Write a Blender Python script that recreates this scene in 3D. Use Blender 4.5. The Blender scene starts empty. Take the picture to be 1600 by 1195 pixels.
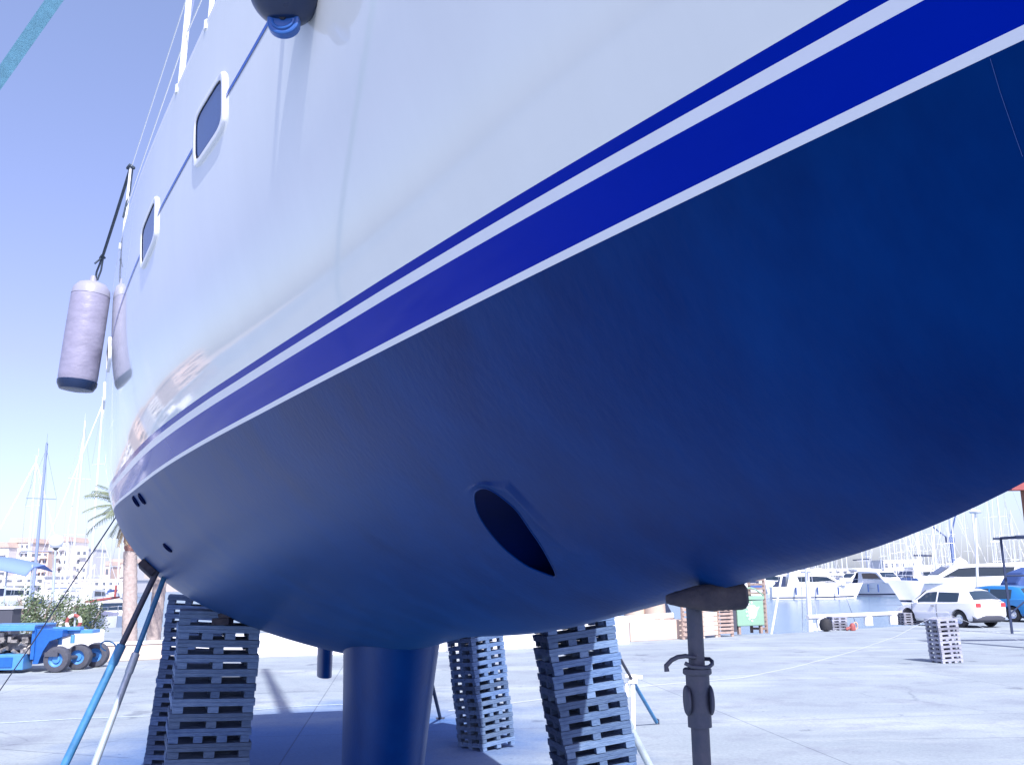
import bpy, bmesh, math, random
import numpy as np
from mathutils import Vector, Matrix
R = math.radians
random.seed(7)
scene = bpy.context.scene
C = scene.collection
# ---------------------------------------------------------------- camera
FP = 1450.0; CXP = 800.0; CYP = 597.5; CAMH = 2.0
PITCH = math.atan((906 - CYP) / FP); ROLL = R(0.7)
cam_d = bpy.data.cameras.new('camera'); cam = bpy.data.objects.new('camera', cam_d); C.objects.link(cam)
cam_d.sensor_width = 36; cam_d.lens = 36 * FP / 1600; cam_d.clip_start = 0.05; cam_d.clip_end = 6000
# camera basis: forward F, up U, right X
_F = Vector((0, math.cos(PITCH), math.sin(PITCH))); _U = Vector((0, -math.sin(PITCH), math.cos(PITCH))); _X = Vector((1, 0, 0))
# world rotated counter-clockwise in the picture = camera rolled clockwise
_X2 = _X * math.cos(ROLL) - _U * math.sin(ROLL); _U2 = _X * math.sin(ROLL) + _U * math.cos(ROLL)
cam.matrix_world = Matrix(((_X2.x, _U2.x, -_F.x, 0), (_X2.y, _U2.y, -_F.y, 0), (_X2.z, _U2.z, -_F.z, CAMH), (0, 0, 0, 1)))
scene.camera = cam
# ---------------------------------------------------------------- world, sun, exposure
SUN_EL = 47.5; SUN_AZ = 163.0          # degrees clockwise from +Y, where the sun stands
w = bpy.data.worlds.new('World'); scene.world = w; w.use_nodes = True
nt = w.node_tree; nt.nodes.clear()
sky = nt.nodes.new('ShaderNodeTexSky'); sky.sky_type = 'NISHITA'; sky.sun_disc = False
sky.sun_elevation = R(SUN_EL); sky.sun_rotation = R(SUN_AZ); sky.air_density = 1.0; sky.dust_density = 1.2; sky.ozone_density = 2.0
tint = nt.nodes.new('ShaderNodeMix'); tint.data_type = 'RGBA'; tint.blend_type = 'MULTIPLY'; tint.inputs[0].default_value = 1
tint.inputs[7].default_value = (1.13, 1.02, 1.10, 1)
bg = nt.nodes.new('ShaderNodeBackground'); bg.inputs[1].default_value = 0.113
ow = nt.nodes.new('ShaderNodeOutputWorld')
wtc = nt.nodes.new('ShaderNodeTexCoord'); wsp = nt.nodes.new('ShaderNodeSeparateXYZ'); wrp = nt.nodes.new('ShaderNodeValToRGB')
wrp.color_ramp.elements[0].position = 0.0; wrp.color_ramp.elements[0].color = (.66, .70, 1.0, 1)      # haze low over the harbour is cooler than the model's
wrp.color_ramp.elements[1].position = .55; wrp.color_ramp.elements[1].color = (1.27, 1.05, 1.12, 1)
we = wrp.color_ramp.elements.new(.22); we.color = (.97, .76, .93, 1)
we = wrp.color_ramp.elements.new(.07); we.color = (.80, .76, .97, 1)
nt.links.new(wtc.outputs['Generated'], wsp.inputs[0]); nt.links.new(wsp.outputs[2], wrp.inputs[0]); nt.links.new(wrp.outputs[0], tint.inputs[7])
nt.links.new(sky.outputs[0], tint.inputs[6]); nt.links.new(tint.outputs[2], bg.inputs[0]); nt.links.new(bg.outputs[0], ow.inputs[0])
sd = bpy.data.lights.new('sun', 'SUN'); sd.energy = 3.6; sd.angle = R(0.5); sd.color = (1.0, 0.97, 0.93)
so = bpy.data.objects.new('sun', sd); C.objects.link(so)
sdir = Vector((math.sin(R(SUN_AZ)) * math.cos(R(SUN_EL)), math.cos(R(SUN_AZ)) * math.cos(R(SUN_EL)), math.sin(R(SUN_EL))))
so.rotation_euler = sdir.to_track_quat('Z', 'Y').to_euler(); so.location = (5, -10, 30)
scene.render.engine = 'CYCLES'
scene.view_settings.view_transform = 'Standard'; scene.view_settings.look = 'None'
scene.view_settings.exposure = 1.12; scene.view_settings.gamma = 1.0

# ---------------------------------------------------------------- helpers
def ray(px, py):
    u = (px - CXP) / FP; v = (CYP - py) / FP
    d = _X2 * u + _U2 * v + _F
    return d
def A(px, py, depth):
    "point seen at photo pixel (px,py) whose world Y is depth"
    d = ray(px, py); t = depth / d.y
    return Vector((d.x * t, depth, CAMH + d.z * t))
def G(px, py, z=0.0):
    "point on the level z seen at photo pixel (px,py)"
    d = ray(px, py); t = (z - CAMH) / d.z
    return Vector((d.x * t, d.y * t, z))

def mat(name, col, rough=0.6, metal=0.0, var=0.0, scale=8.0, bump=0.0, bscale=40.0, col2=None, coat=0.0, stretch=None, spec=None, detail=5, stint=None, sheen=None):
    m = bpy.data.materials.new(name); m.use_nodes = True
    n = m.node_tree; b = n.nodes['Principled BSDF']
    b.inputs['Roughness'].default_value = rough; b.inputs['Metallic'].default_value = metal
    if spec is not None: b.inputs['Specular IOR Level'].default_value = spec
    if sheen: b.inputs['Sheen Weight'].default_value = sheen[0]; b.inputs['Sheen Roughness'].default_value = sheen[1]; b.inputs['Sheen Tint'].default_value = (*sheen[2], 1)
    if stint: b.inputs['Specular Tint'].default_value = (*stint, 1)
    if coat: b.inputs['Coat Weight'].default_value = coat; b.inputs['Coat Roughness'].default_value = 0.03
    b.inputs['Base Color'].default_value = (*col, 1)
    tc = n.nodes.new('ShaderNodeTexCoord'); mp = n.nodes.new('ShaderNodeMapping')
    n.links.new(tc.outputs['Object'], mp.inputs[0])
    if stretch: mp.inputs['Scale'].default_value = stretch
    if var or col2:
        no = n.nodes.new('ShaderNodeTexNoise'); no.inputs['Scale'].default_value = scale; no.inputs['Detail'].default_value = detail
        no.inputs['Roughness'].default_value = 0.65
        n.links.new(mp.outputs[0], no.inputs['Vector'])
        cr = n.nodes.new('ShaderNodeValToRGB'); cr.color_ramp.elements[0].position = 0.32; cr.color_ramp.elements[1].position = 0.68
        c2 = col2 if col2 else tuple(min(1, c * (1 + var)) for c in col)
        c1 = col if col2 else tuple(c * (1 - var) for c in col)
        cr.color_ramp.elements[0].color = (*c1, 1); cr.color_ramp.elements[1].color = (*c2, 1)
        n.links.new(no.outputs[0], cr.inputs[0]); n.links.new(cr.outputs[0], b.inputs['Base Color'])
        rr = n.nodes.new('ShaderNodeMapRange'); rr.inputs[3].default_value = max(0, rough - 0.08 * min(1, rough * 2)); rr.inputs[4].default_value = min(1, rough + 0.08 * min(1, rough * 2))
        n.links.new(no.outputs[0], rr.inputs[0]); n.links.new(rr.outputs[0], b.inputs['Roughness'])
    if bump:
        nb = n.nodes.new('ShaderNodeTexNoise'); nb.inputs['Scale'].default_value = bscale; nb.inputs['Detail'].default_value = 4
        n.links.new(mp.outputs[0], nb.inputs['Vector'])
        bp = n.nodes.new('ShaderNodeBump'); bp.inputs['Strength'].default_value = bump; bp.inputs['Distance'].default_value = 0.01
        n.links.new(nb.outputs[0], bp.inputs['Height']); n.links.new(bp.outputs[0], b.inputs['Normal'])
    return m

def tag(o, label=None, cat=None, group=None, kind=None):
    if label: o['label'] = label
    if cat: o['category'] = cat
    if group: o['group'] = group
    if kind: o['kind'] = kind
    return o
def empty(name, loc=(0, 0, 0), rz=0.0, label=None, cat=None, group=None):
    o = bpy.data.objects.new(name, None); C.objects.link(o); o.location = loc; o.rotation_euler = (0, 0, rz); o.empty_display_size = .2
    return tag(o, label, cat, group)

class MB:
    "collects shapes, builds ONE mesh object"
    def __init__(s): s.v = []; s.f = []; s.mi = []; s.cur = 0
    def add(s, vs, fs):
        o = len(s.v); s.v += [tuple(q) for q in vs]; s.f += [tuple(o + i for i in f) for f in fs]; s.mi += [s.cur] * len(fs); return s
    def box(s, c, d, rot=None):
        x, y, z = d[0] / 2, d[1] / 2, d[2] / 2
        vs = [Vector((a * x, b * y, e * z)) for a in (-1, 1) for b in (-1, 1) for e in (-1, 1)]
        if rot is not None: vs = [rot @ q for q in vs]
        vs = [q + Vector(c) for q in vs]
        return s.add(vs, [(0, 1, 3, 2), (4, 6, 7, 5), (0, 4, 5, 1), (2, 3, 7, 6), (0, 2, 6, 4), (1, 5, 7, 3)])
    def tube(s, pts, r, n=8, cap=True):
        pts = [Vector(p) for p in pts]; rs = r if isinstance(r, (list, tuple)) else [r] * len(pts)
        rings = []; prev = None
        for i, p in enumerate(pts):
            t = (pts[min(i + 1, len(pts) - 1)] - pts[max(i - 1, 0)])
            if t.length < 1e-9: t = Vector((0, 0, 1))
            t.normalize()
            if prev is None:
                a = t.orthogonal().normalized()
            else:
                a = (prev - t * prev.dot(t)); a = a.normalized() if a.length > 1e-6 else t.orthogonal().normalized()
            prev = a; b = t.cross(a)
            rings.append([p + (a * math.cos(2 * math.pi * k / n) + b * math.sin(2 * math.pi * k / n)) * rs[i] for k in range(n)])
        vs = [q for rg in rings for q in rg]; fs = []
        for i in range(len(rings) - 1):
            for k in range(n): fs.append((i * n + k, i * n + (k + 1) % n, (i + 1) * n + (k + 1) % n, (i + 1) * n + k))
        if cap: fs.append(tuple(range(n))[::-1]); fs.append(tuple((len(rings) - 1) * n + k for k in range(n)))
        return s.add(vs, fs)
    def lathe(s, prof, n=24, M=None, caps=True):
        vs = []; fs = []
        for (r, z) in prof:
            for k in range(n):
                q = Vector((r * math.cos(2 * math.pi * k / n), r * math.sin(2 * math.pi * k / n), z))
                vs.append(M @ q if M is not None else q)
        for i in range(len(prof) - 1):
            for k in range(n): fs.append((i * n + k, i * n + (k + 1) % n, (i + 1) * n + (k + 1) % n, (i + 1) * n + k))
        if caps and prof[0][0] > 1e-4: fs.append(tuple(range(n))[::-1])
        if caps and prof[-1][0] > 1e-4: fs.append(tuple((len(prof) - 1) * n + k for k in range(n)))
        return s.add(vs, fs)
    def prism(s, poly, y0, y1):
        "poly in (x,z), extruded along y"
        n = len(poly); vs = [(x, y0, z) for x, z in poly] + [(x, y1, z) for x, z in poly]
        fs = [tuple(range(n)), tuple(range(n, 2 * n))[::-1]] + [(i, i + n, (i + 1) % n + n, (i + 1) % n) for i in range(n)]
        return s.add(vs, fs)
    def grid(s, rows, close=False):
        "rows: list of equal-length point lists"
        n = len(rows[0]); vs = [q for r_ in rows for q in r_]; fs = []
        for i in range(len(rows) - 1):
            for k in range(n if close else n - 1): fs.append((i * n + k, i * n + (k + 1) % n, (i + 1) * n + (k + 1) % n, (i + 1) * n + k))
        return s.add(vs, fs)
    def build(s, name, m, parent=None, smooth=False, bevel=0, merge=0, angle=40, recalc=True):
        me = bpy.data.meshes.new(name)
        me.from_pydata([tuple(q) for q in s.v], [], s.f)
        ms = m if isinstance(m, (list, tuple)) else [m]
        for q in ms: me.materials.append(q)
        me.polygons.foreach_set('material_index', s.mi)
        bm = bmesh.new(); bm.from_mesh(me)
        if merge: bmesh.ops.remove_doubles(bm, verts=bm.verts, dist=merge); bmesh.ops.dissolve_degenerate(bm, edges=bm.edges, dist=merge)
        if recalc: bmesh.ops.recalc_face_normals(bm, faces=bm.faces)
        if smooth:
            for f in bm.faces: f.smooth = True
            for e in bm.edges:
                if len(e.link_faces) == 2 and e.calc_face_angle(0) > R(angle): e.smooth = False
        bm.to_mesh(me); bm.free()
        o = bpy.data.objects.new(name, me); C.objects.link(o)
        if parent is not None: o.parent = parent
        if bevel:
            b = o.modifiers.new('bevel', 'BEVEL'); b.width = bevel; b.segments = 2; b.limit_method = 'ANGLE'; b.angle_limit = R(35)
        return o
def copy_tree(o, parent=None):
    kids = list(o.children)
    c = o.copy(); C.objects.link(c)
    if parent is not None: c.parent = parent
    for ch in kids: copy_tree(ch, c)
    return c
def rotz(a): return Matrix.Rotation(a, 3, 'Z')

# ---------------------------------------------------------------- materials
M = {}
M['gel'] = mat('white_gelcoat', (.70, .74, .755), .06, var=.022, scale=1.6, coat=.4, stretch=(2.5, 2.5, .3))
M['bandblue'] = mat('blue_band', (.0, .012, .31), .07, var=.05, scale=2, spec=.35, stint=(.0, .2, 1))
M['bandblue'].node_tree.nodes['Principled BSDF'].inputs['IOR'].default_value = 1.3
M['cove'] = mat('cove_blue', (.004, .07, .40), .15)
M['pin'] = mat('white_pinstripe', (.66, .70, .80), .25, var=.02)
M['af'] = mat('antifouling_paint', (.0, .013, .094), .37, col2=(.0, .025, .146), scale=4, bump=.07, bscale=60, stretch=(1, 1, .3), spec=.3, stint=(.0, .22, 1), sheen=(.08, .35, (.12, .5, 1)))
M['af'].node_tree.nodes['Principled BSDF'].inputs['IOR'].default_value = 1.42
M['keelpaint'] = mat('keel_paint', (.001, .018, .12), .38, col2=(.001, .028, .155), scale=5, bump=.1, bscale=30, spec=.35, stint=(.1, .4, 1), sheen=(.10, .35, (.2, .5, 1)))
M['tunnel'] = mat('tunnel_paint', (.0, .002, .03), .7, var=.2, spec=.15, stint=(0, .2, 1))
M['steel'] = mat('stainless', (.75, .78, .82), .2, 1.0)
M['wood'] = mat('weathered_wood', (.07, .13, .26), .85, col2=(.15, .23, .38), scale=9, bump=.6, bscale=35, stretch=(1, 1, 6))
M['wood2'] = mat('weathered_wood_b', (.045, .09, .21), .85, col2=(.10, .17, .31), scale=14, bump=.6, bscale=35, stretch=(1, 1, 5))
M['wood3'] = mat('weathered_wood_c', (.17, .19, .27), .85, col2=(.33, .34, .41), scale=7, bump=.6, bscale=35, stretch=(1, 1, 6))  # paler copy of the wood, sunlight put into its colour for the sunlit stacks
M['conc'] = None
M['log'] = mat('old_timber', (.006, .010, .03), .9, col2=(.055, .05, .065), scale=11, bump=1.0, bscale=30)
M['rust'] = mat('old_steel_tube', (.032, .045, .085), .55, metal=.3, col2=(.068, .072, .105), scale=12, bump=.5, bscale=40)
M['bluetube'] = mat('blue_painted_tube', (.04, .17, .36), .4, var=.2, scale=10)
M['greytube'] = mat('galvanised_tube', (.42, .5, .58), .45, metal=.4, var=.15, scale=10)
M['rope'] = mat('dark_rope', (.03, .05, .08), .8, var=.3, scale=120, bump=.8, bscale=200)
M['rubber'] = mat('black_rubber', (.02, .022, .03), .75, var=.2)
M['tyre'] = mat('grey_tyre', (.06, .065, .09), .8, var=.2, scale=20)
M['white'] = mat('white_boat_paint', (.78, .8, .84), .25, var=.02, scale=3)
M['white2'] = mat('white_canvas', (.8, .82, .86), .7, var=.05, scale=4)
M['glassdark'] = mat('tinted_glass', (.02, .035, .06), .06, var=.1)
M['mast'] = mat('anodised_mast', (.72, .76, .84), .35, metal=.25, var=.03)
M['mastdark'] = mat('dark_mast', (.2, .26, .42), .4)
M['bluecan'] = mat('blue_canvas', (.035, .08, .25), .75, var=.15)
M['darkcan'] = mat('navy_canvas', (.02, .035, .09), .8, var=.2)
M['red'] = mat('faded_red', (.28, .07, .07), .6, var=.1)
M['blueeq'] = mat('blue_machine_paint', (.012, .10, .38), .4, var=.15, scale=6)
M['blueeq2'] = mat('light_blue_paint', (.07, .24, .56), .4, var=.1, scale=6)
M['engine'] = mat('greasy_metal', (.12, .12, .14), .55, metal=.4, col2=(.4, .38, .36), scale=9)
M['wallw'] = mat('white_render', (.72, .73, .76), .85, var=.05, scale=2, bump=.2)
M['wallo'] = mat('peach_render', (.62, .5, .42), .85, var=.08, scale=2, bump=.2)
M['apt'] = mat('apartment_render', (.72, .70, .70), .85, var=.03)
M['aptp'] = mat('peach_facade', (.66, .5, .42), .85, var=.04)
M['tile'] = mat('roof_tiles', (.46, .37, .33), .85, var=.15)
M['win'] = mat('window_shade', (.12, .14, .18), .2)
M['leaf'] = mat('grey_green_leaves', (.07, .11, .06), .6, col2=(.15, .2, .11), scale=3)
M['leafdry'] = mat('dry_fronds', (.24, .2, .12), .7, col2=(.34, .26, .18), scale=3)
M['palmleaf'] = mat('palm_leaves', (.12, .16, .10), .5, col2=(.26, .29, .2), scale=3)
M['bark'] = mat('palm_bark', (.3, .25, .24), .9, col2=(.45, .38, .36), scale=12, bump=1, bscale=20)
M['barkred'] = mat('red_palm_bark', (.25, .1, .09), .9, col2=(.42, .24, .2), scale=10, bump=1, bscale=20)
M['carwhite'] = mat('white_car_paint', (.76, .78, .84), .15, var=.01, coat=.6)
M['carblue'] = mat('blue_car_paint', (.02, .16, .42), .2, var=.02, coat=.6)
M['carglass'] = mat('car_glass', (.03, .05, .08), .05)
M['plastic'] = mat('dark_bumper', (.06, .065, .09), .55)
M['lampred'] = mat('red_lens', (.55, .05, .06), .2)
M['green'] = mat('green_bin', (.22, .38, .29), .5, var=.03)
M['slat'] = mat('slatted_wood', (.28, .2, .17), .8, col2=(.42, .33, .3), scale=9)
M['beamrust'] = mat('rusty_beam', (.2, .09, .06), .8, var=.2)
M['globe'] = mat('opal_globe', (.85, .87, .9), .3)
M['hill'] = mat('dry_hill', (.3, .28, .26), .95, col2=(.42, .38, .36), scale=.02)
M['strap'] = mat('teal_webbing', (.30, .66, .85), .7, var=.12, scale=30, bump=.9, bscale=260, stretch=(1, 1, 1))
M['pvc'] = mat('grey_white_pvc', (.235, .232, .335), .42, var=.10, scale=9, bump=.5, bscale=14, stretch=(1, 1, 1.8))
M['pvctop'] = mat('white_pvc', (.27, .275, .36), .35, var=.04)
M['navypvc'] = mat('navy_pvc', (.006, .02, .07), .28, var=.1)
M['deck'] = mat('deck_grey', (.5, .52, .56), .6)

# ================================================================ GROUND
def ground_material():
    m = bpy.data.materials.new('concrete_yard'); m.use_nodes = True; n = m.node_tree; b = n.nodes['Principled BSDF']
    b.inputs['Roughness'].default_value = .85; b.inputs['Specular IOR Level'].default_value = .3
    tc = n.nodes.new('ShaderNodeTexCoord')
    def noise(scale, det, st=(1, 1, 1), rough=.6):
        mp = n.nodes.new('ShaderNodeMapping'); mp.inputs['Scale'].default_value = st
        n.links.new(tc.outputs['Object'], mp.inputs[0])
        q = n.nodes.new('ShaderNodeTexNoise'); q.inputs['Scale'].default_value = scale; q.inputs['Detail'].default_value = det; q.inputs['Roughness'].default_value = rough
        n.links.new(mp.outputs[0], q.inputs['Vector']); return q.outputs[0]
    def ramp(f, p0, c0, p1, c1):
        r = n.nodes.new('ShaderNodeValToRGB'); r.color_ramp.elements[0].position = p0; r.color_ramp.elements[1].position = p1
        r.color_ramp.elements[0].color = (*c0, 1); r.color_ramp.elements[1].color = (*c1, 1); n.links.new(f, r.inputs[0]); return r.outputs[0]
    def mix(a, c, f, mode='MIX'):
        q = n.nodes.new('ShaderNodeMix'); q.data_type = 'RGBA'; q.blend_type = mode
        if isinstance(f, float): q.inputs[0].default_value = f
        else: n.links.new(f, q.inputs[0])
        n.links.new(a, q.inputs[6])
        if isinstance(c, tuple): q.inputs[7].default_value = (*c, 1)
        else: n.links.new(c, q.inputs[7])
        return q.outputs[2]
    base = ramp(noise(.35, 6, (1, 1.8, 1)), .25, (.232, .278, .33), .75, (.31, .36, .405))
    pale = ramp(noise(.14, 5, (1, 3, 1), .6), .5, (0, 0, 0), .72, (.8, .8, .8))
    base = mix(base, (.43, .48, .50), pale)
    stain = ramp(noise(.8, 8, (1, 1, 1), .7), .5, (0, 0, 0), .74, (.75, .75, .75))
    base = mix(base, (.17, .19, .26), stain)
    spk = ramp(noise(7, 2, (1, 1, 1), .5), .70, (1, 1, 1), .76, (.62, .64, .7)); base = mix(base, spk, 1.0, 'MULTIPLY')
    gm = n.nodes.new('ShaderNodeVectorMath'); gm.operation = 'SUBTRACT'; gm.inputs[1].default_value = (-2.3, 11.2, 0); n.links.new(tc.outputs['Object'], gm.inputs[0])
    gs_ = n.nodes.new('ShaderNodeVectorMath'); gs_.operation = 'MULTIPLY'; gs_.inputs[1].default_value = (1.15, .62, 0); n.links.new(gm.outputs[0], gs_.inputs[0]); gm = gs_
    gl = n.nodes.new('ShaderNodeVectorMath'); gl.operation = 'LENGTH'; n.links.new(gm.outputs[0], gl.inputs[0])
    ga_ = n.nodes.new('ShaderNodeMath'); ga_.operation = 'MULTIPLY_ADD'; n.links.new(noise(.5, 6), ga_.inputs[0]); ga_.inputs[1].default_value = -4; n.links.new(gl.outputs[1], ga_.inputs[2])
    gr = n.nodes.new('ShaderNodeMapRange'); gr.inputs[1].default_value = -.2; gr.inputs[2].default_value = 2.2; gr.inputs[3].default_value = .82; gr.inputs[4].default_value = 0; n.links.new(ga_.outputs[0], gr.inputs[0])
    base = mix(base, (.006, .09, .33), gr.outputs[0])      # blue shade under the hull, painted into the yard colour
    fine = ramp(noise(22, 4), .3, (.86, .86, .86), .7, (1.08, 1.08, 1.08))
    base = mix(base, fine, 1.0, 'MULTIPLY')
    vo = n.nodes.new('ShaderNodeTexVoronoi'); vo.feature = 'DISTANCE_TO_EDGE'; vo.inputs['Scale'].default_value = .33
    dv = n.nodes.new('ShaderNodeMix'); dv.data_type = 'VECTOR'; dv.inputs[0].default_value = .12
    nz = n.nodes.new('ShaderNodeTexNoise'); nz.inputs['Scale'].default_value = 2.2; nz.inputs['Detail'].default_value = 6; n.links.new(tc.outputs['Object'], nz.inputs['Vector'])
    n.links.new(tc.outputs['Object'], dv.inputs[4]); n.links.new(nz.outputs['Color'], dv.inputs[5]); n.links.new(dv.outputs[1], vo.inputs['Vector'])
    ck = ramp(vo.outputs['Distance'], .0015, (.7, .71, .75), .005, (1, 1, 1)); msk = ramp(noise(.25, 3), .5, (0, 0, 0), .58, (1, 1, 1))
    q_ = n.nodes.new('ShaderNodeMix'); q_.data_type = 'RGBA'; q_.inputs[6].default_value = (1, 1, 1, 1); n.links.new(msk, q_.inputs[0]); n.links.new(ck, q_.inputs[7])
    base = mix(base, q_.outputs[2], 1.0, 'MULTIPLY')
    oil = ramp(noise(.55, 5, (1.3, 1, 1), .55), .655, (1, 1, 1), .70, (.55, .56, .62)); base = mix(base, oil, .8, 'MULTIPLY')
    # slab joints
    br = n.nodes.new('ShaderNodeTexBrick'); br.offset = 0; br.inputs['Scale'].default_value = 1; br.inputs['Brick Width'].default_value = 6.2; br.inputs['Row Height'].default_value = 5.1
    br.inputs['Mortar Size'].default_value = .012; br.inputs['Mortar Smooth'].default_value = .3
    br.inputs['Color1'].default_value = (1, 1, 1, 1); br.inputs['Color2'].default_value = (.95, .95, .95, 1); br.inputs['Mortar'].default_value = (.6, .61, .65, 1)
    mp = n.nodes.new('ShaderNodeMapping'); mp.inputs['Rotation'].default_value = (0, 0, R(-7)); mp.inputs['Location'].default_value = (1.3, 1.9, 0)
    n.links.new(tc.outputs['Object'], mp.inputs[0]); n.links.new(mp.outputs[0], br.inputs['Vector'])
    base = mix(base, br.outputs[0], 1.0, 'MULTIPLY')
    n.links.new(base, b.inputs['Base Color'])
    bp = n.nodes.new('ShaderNodeBump'); bp.inputs['Strength'].default_value = .35; bp.inputs['Distance'].default_value = .02
    n.links.new(noise(30, 5), bp.inputs['Height']); n.links.new(bp.outputs[0], b.inputs['Normal'])
    return m
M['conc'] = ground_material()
WATER_Z = -1.2
QUAY = [(-260, 46), (-14, 46), (-5, 40), (3, 33.6), (9.6, 34.6), (19, 41), (60, 66), (260, 190)]
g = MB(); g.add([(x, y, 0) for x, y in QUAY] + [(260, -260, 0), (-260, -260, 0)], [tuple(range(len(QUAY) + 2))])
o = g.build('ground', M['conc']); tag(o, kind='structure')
g = MB()
for (x0, y0), (x1, y1) in zip(QUAY[:-1], QUAY[1:]): g.add([(x0, y0, 0), (x1, y1, 0), (x1, y1, -3), (x0, y0, -3)], [(0, 1, 2, 3)])
tag(g.build('quay_face', mat('quay_concrete', (.3, .31, .33), .9, var=.15)), kind='structure')
wm = bpy.data.materials.new('harbour_water'); wm.use_nodes = True; n_ = wm.node_tree; b_ = n_.nodes['Principled BSDF']
b_.inputs['Base Color'].default_value = (.10, .17, .25, 1); b_.inputs['Roughness'].default_value = .2
tc_ = n_.nodes.new('ShaderNodeTexCoord'); mp_ = n_.nodes.new('ShaderNodeMapping'); mp_.inputs['Scale'].default_value = (1, 1, 1)
no_ = n_.nodes.new('ShaderNodeTexNoise'); no_.inputs['Scale'].default_value = 1.1; no_.inputs['Detail'].default_value = 5
bp_ = n_.nodes.new('ShaderNodeBump'); bp_.inputs['Strength'].default_value = .6; bp_.inputs['Distance'].default_value = .12
n_.links.new(tc_.outputs['Object'], mp_.inputs[0]); n_.links.new(mp_.outputs[0], no_.inputs['Vector']); n_.links.new(no_.outputs[0], bp_.inputs['Height']); n_.links.new(bp_.outputs[0], b_.inputs['Normal'])
g = MB(); g.add([(-3000, 20, WATER_Z), (3000, 20, WATER_Z), (3000, 4000, WATER_Z), (-3000, 4000, WATER_Z)], [(0, 1, 2, 3)])
tag(g.build('water', wm), kind='structure')
g = MB(); rows = []
for i in range(60):
    x = -700 + i * 24.0
    h = 13 + 9 * math.exp(-((x + 190) / 90) ** 2) + 4 * math.sin(x * .021) + 2.5 * math.sin(x * .06 + 1) - (12 if x > 100 else 0)
    h = max(h, 3.5); rows.append([(x, 420, -2), (x, 450, 2), (x, 520, h * .6), (x, 620, h * .75), (x, 700, h * .8), (x, 800, -2)])
g.grid(rows); tag(g.build('hills', M['hill'], smooth=True), kind='structure')

# ================================================================ THE YACHT
PV = [0.0, 0.2, 0.3679, 0.5763, 0.7702, 1.0489, 1.4634, 1.7403, 1.9268, 1.9338, 1.7996, 1.4827, 1.4245, 1.4024, 1.3778, 1.3301, 1.2696, 1.2033, 1.1117, 1.0078, 0.9172, 0.9364, 1.0176, 1.1122, 1.4298, 0.6759, 0.0879, -0.3625, -0.5072, -0.6287, -0.7357, -0.8915, -1.0268, -0.9951, -0.6177, -0.1649, 1.1814, 1.3739, 1.7398, 2.0145, 2.7965, 3.1961, 3.3271, 3.53, 4.0056, 3.4791, 3.1058, 2.8853, 0.966, 0.9397, 0.8938, 0.8638, 0.8225, 0.8399, 0.8867, 0.9404, 0.9549, 0.9019, 0.7587, 0.6315, 0.8011, 0.3418, 15.3049, 0.4899]
PV[0] = 0.0259; PV[1] = 0.2557
KN = np.array([-.9, -.45, 0, .7, 1.5, 2.5, 4, 5.5, 7, 8.5, 10, 12.3]); NK = len(KN)
def _spl(k, v):
    n = len(k); h = np.diff(k); Am = np.zeros((n, n)); bb = np.zeros(n); Am[0, 0] = Am[-1, -1] = 1
    for i in range(1, n - 1):
        Am[i, i - 1] = h[i - 1]; Am[i, i] = 2 * (h[i - 1] + h[i]); Am[i, i + 1] = h[i]; bb[i] = 6 * ((v[i + 1] - v[i]) / h[i] - (v[i] - v[i - 1]) / h[i - 1])
    mm = np.linalg.solve(Am, bb)
    def f(x):
        i = np.clip(np.searchsorted(k, x) - 1, 0, n - 2); t = x - k[i]; hh = h[i]
        return v[i] + t * ((v[i + 1] - v[i]) / hh - hh * (2 * mm[i] + mm[i + 1]) / 6) + t * t * mm[i] / 2 + t ** 3 * (mm[i + 1] - mm[i]) / (6 * hh)
    return f
PA = np.array(PV); fB, fF, fK, fM, fN = [_spl(KN, PA[i * NK:(i + 1) * NK]) for i in range(5)]
BX, BY, BAL, WLH = PV[-4:]; BAL = R(BAL); WLZ = CAMH + WLH
def sheer_z(s): return float(fF(np.float64(s)))
def keel_z(s): return min(float(fK(np.float64(s))), sheer_z(s) - .01)
def half(s, tau):
    q = max(1 - (1 - tau) ** float(fM(np.float64(s))), 0.0)
    dl = .13 * min(1, max(0, (s - 2.7) / 1.8))          # rounds the canoe body off above the keel
    if dl > 0: q = math.sqrt(q * (q + dl) / (1 + dl))
    return max(float(fB(np.float64(s))), .004) * q ** float(fN(np.float64(s))) if q > 0 else 0.0
def tau_z(s, z):
    k = keel_z(s); return min(max((z - k) / (sheer_z(s) - k), 0.0), 1.0)
# local yacht frame: x aft, y starboard (towards the camera side), z up from the waterline
yacht = empty('sailing_yacht', (BX, BY, WLZ), 0, 'large white sailing yacht with blue waterline bands and dark blue underbody propped ashore', 'sailing yacht')
YM = Matrix(((-math.sin(BAL), -math.cos(BAL), 0), (math.cos(BAL), -math.sin(BAL), 0), (0, 0, 1)))
def Y2W(s, y, z): return Vector((BX, BY, WLZ)) + YM @ Vector((s, y, z))
def L(s, y, z): return YM @ Vector((s, y, z))          # offset from the yacht empty
def HP(s, z, side=1, off=0.0):
    "point on the hull at station s, height z (rel. waterline), pushed out by off"
    y = half(s, tau_z(s, z)); p = L(s, y * side, z)
    if off:
        e = .01
        a = L(s + e, half(s + e, tau_z(s + e, z)) * side, z) - L(s - e, half(s - e, tau_z(s - e, z)) * side, z)
        b = L(s, half(s, tau_z(s, z + e)) * side, z + e) - L(s, half(s, tau_z(s, z - e)) * side, z - e)
        nn = a.cross(b).normalized()
        if nn.dot(L(0, side, 0)) < 0: nn = -nn
        p = p + nn * off
    return p
ST = list(np.arange(-.9, .0, .09)) + list(np.arange(0, 3.2, .05)) + list(np.arange(3.2, 12.31, .1)) + [12.3]
ST = sorted(set(round(float(q), 4) for q in ST))
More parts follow.
